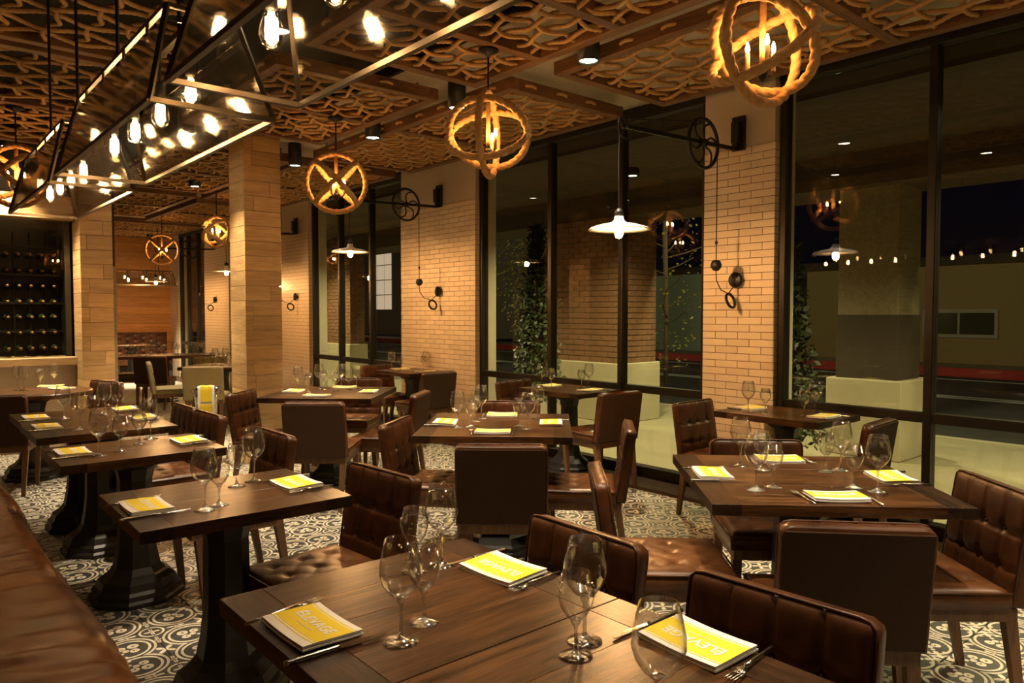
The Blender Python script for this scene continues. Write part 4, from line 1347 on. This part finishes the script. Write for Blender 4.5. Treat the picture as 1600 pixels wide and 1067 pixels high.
downlight(3.9, -.4, 3.0, 120, 'unseen black cylinder downlight added behind the viewer by the window for fill', 80)  # out of view, added to fill the near side
downlight(3.40, 3.23, 3.02, 156, 'black cylinder downlight beside the upper right net frame')
downlight(3.40, 4.62, 3.02, 156, 'black cylinder downlight left of the middle rope globe')
downlight(3.40, 5.9, 3.02, 117, 'black cylinder downlight above the middle window table')
downlight(3.40, 7.55, 3.02, 156, 'black cylinder downlight right of the oak clad column')
downlight(3.42, 1.25, 3.02, 156, 'black cylinder downlight above the right-hand square table')
downlight(1.76, 1.10, 3.05, 156, 'black cylinder downlight above the bottom edge table')
downlight(1.76, 2.55, 3.05, 156, 'black cylinder downlight seen through the nearest lantern')
downlight(1.76, 4.1, 3.05, 156, 'black cylinder downlight above the third banquette table')
downlight(1.76, 5.7, 3.05, 130, 'black cylinder downlight beyond the middle lantern')
downlight(1.85, 7.6, 3.05, 156, 'black cylinder downlight in front of the cabinet column')
downlight(3.3, 16.7, 3.02, 720, 'added black cylinder downlight brightening the amber wall')  # added to brighten the amber wall
downlight(4.3, 16.7, 3.02, 600, 'added black cylinder downlight brightening the amber wall by the far windows')  # second lamp added to lift the amber wall
downlight(2.12, 6.98, 3.05, 150, 'added black cylinder downlight brightening the oak clad column from its left', 80)  # added so that light grazes the oak planks
downlight(.95, 8.62, 3.05, 260, 'added black cylinder downlight brightening the pale wall under the wine cabinet', 80)  # added to lighten the low wall below the cabinet
downlight(3.0, 9.6, 3.02, 130, 'black cylinder downlight above the sage chairs')

# ------------------------------------------------------------------ wine cabinet, bucket stand, small things
wc = thing('wine_cabinet', 'dark glazed wine cabinet set in the wall at the left edge', 'cabinet', (0, 9.0, 0))
obj('case_back', boxed(-.55, 1.54, .55, .60, .9, 2.66), 'black_metal', wc)
obj('case_side', boxed(1.49, 1.54, .12, .55, .9, 2.66), 'black_metal', wc)
obj('case_side', boxed(-.58, -.53, .12, .55, .9, 2.66), 'black_metal', wc)
obj('case_top', boxed(-.58, 1.54, .12, .60, 2.60, 2.66), 'black_metal', wc)
obj('ledge', boxed(-.60, 1.545, -.14, .60, .90, .98, b=.004), 'plank', wc)
obj('header', boxed(-.60, 1.545, -.10, .10, 2.42, 2.66, b=.004), 'plank', wc)
for i in range(3):
    obj('glass_door', boxed(-.55 + i * .695, .14 + i * .695, .03, .038, .98, 2.42), 'pane', wc)
for x in (.145, .84):
    obj('door_stile', boxed(x - .02, x + .02, .01, .05, .98, 2.42, b=.003), 'black_metal', wc)
for i in range(14):
    x = -.40 + i * .145
    obj('rack_post', MB().tube([(x, .30, .98), (x, .30, 2.3)], .008, 6), 'steel', wc)
for z in (1.25, 1.55, 1.85, 2.15):
    obj('rack_rail', boxed(-.53, 1.49, .27, .29, z - .012, z + .012), 'steel', wc)
BOT = MB().lathe([(.001, 0), (.036, .002), (.036, .19), (.030, .21), (.014, .24), (.013, .30), (.001, .30)], 12).mesh('bottle_body', 'bottle', True)
CAPS = MB().lathe([(.0145, .25), (.0150, .302), (.001, .303)], 12).mesh('foil_capsule', 'foil', True)
bp = None
for i in range(6):
    for j in range(7):
        if bp is None:
            bp = b_ = link('wine_bottle', None)
            link('bottle_body', BOT, b_)
            link('foil_capsule', CAPS, b_)
        else:
            b_ = copy_tree(bp)
        b_.location = (.88 + i * .105, 9.50, 1.07 + j * .165)
        b_.rotation_euler = (PI / 2, 0, 0)
        tag(b_, 'dark wine bottle lying in the glazed cabinet rack', 'bottle', 'bottles in the wine cabinet')
light('AREA', 'cabinet_strip_light', 2.6 * LAMP_EV, WARM, obj('cabinet_strip', boxed(-.4, 1.4, .40, .44, 2.56, 2.60), 'black_metal', wc), (.5, .42, 2.55), shape='RECTANGLE', size=1.6, size_y=.03)

bk = thing('wine_bucket_stand', 'chrome wine bucket stand draped with a yellow napkin', 'stand', (2.07, 6.42, 0))
obj('bucket', MB().lathe([(.070, .56), (.085, .58), (.098, .80), (.104, .815), (.100, .80), (.085, .60), (.001, .59)], 24), 'chrome', bk, smooth=True)
obj('stand_ring', MB().tube([(.096 * math.cos(a), .096 * math.sin(a), .74) for a in (2 * PI * i / 28 for i in range(28))], .006, 6, True), 'chrome', bk, smooth=True)
for k in range(3):
    a = 2 * PI * k / 3 + .5
    obj('leg', MB().tube([(.12 * math.cos(a), .12 * math.sin(a), 0), (.085 * math.cos(a), .085 * math.sin(a), .4), (.10 * math.cos(a), .10 * math.sin(a), .74)], .008, 6), 'chrome', bk, smooth=True)
for s in (-1, 1):
    obj('handle', MB().tube([(s * .100 * .76 + .024 * math.cos(t) * s * .76, -s * .100 * .65 - .024 * math.cos(t) * s * .65, .775 + .024 * math.sin(t)) for t in (2 * PI * i / 16 for i in range(16))], .004, 6, True), 'chrome', bk, smooth=True)
dn = thing('draped_napkin', 'yellow and white napkin hanging over the wine bucket stand', 'napkin', (2.07, 6.42, 0))
fx, fy = -.31, -.95
def drape(a0, a1, b0, b1, off):
    mb = MB()
    prof = [(.02, .826), (.07, .830), (.108, .824), (.114, .80), (.115, .72), (.118, .65), (.117, .58), (.119, .50)]
    def fn(a, b):
        t = (b0 + (b1 - b0) * b) * (len(prof) - 1)
        k = min(int(t), len(prof) - 2)
        u = t - k
        r = prof[k][0] + (prof[k + 1][0] - prof[k][0]) * u + off
        z_ = prof[k][1] + (prof[k + 1][1] - prof[k][1]) * u + off
        s_2 = -.065 + .13 * (a0 + (a1 - a0) * a)
        s_2 += 0
        return (fx * r - fy * s_2, fy * r + fx * s_2, z_ + .002 * math.sin(a * 9))
    v, f = grid_surface(10, 20, fn)
    v2 = [(x + .003 * fx, y + .003 * fy, z_ + .001) for x, y, z_ in v]
    mb.add(v, f)
    mb.add(v2, [q[::-1] for q in f])
    return mb
obj('cloth', drape(0, 1, 0, 1, 0), 'napkin', dn)
obj('yellow_band', drape(.16, .84, .02, .62, .005), 'napkin_yellow', dn)
obj('yellow_band', drape(.12, .88, .66, .99, .005), 'napkin_yellow', dn)
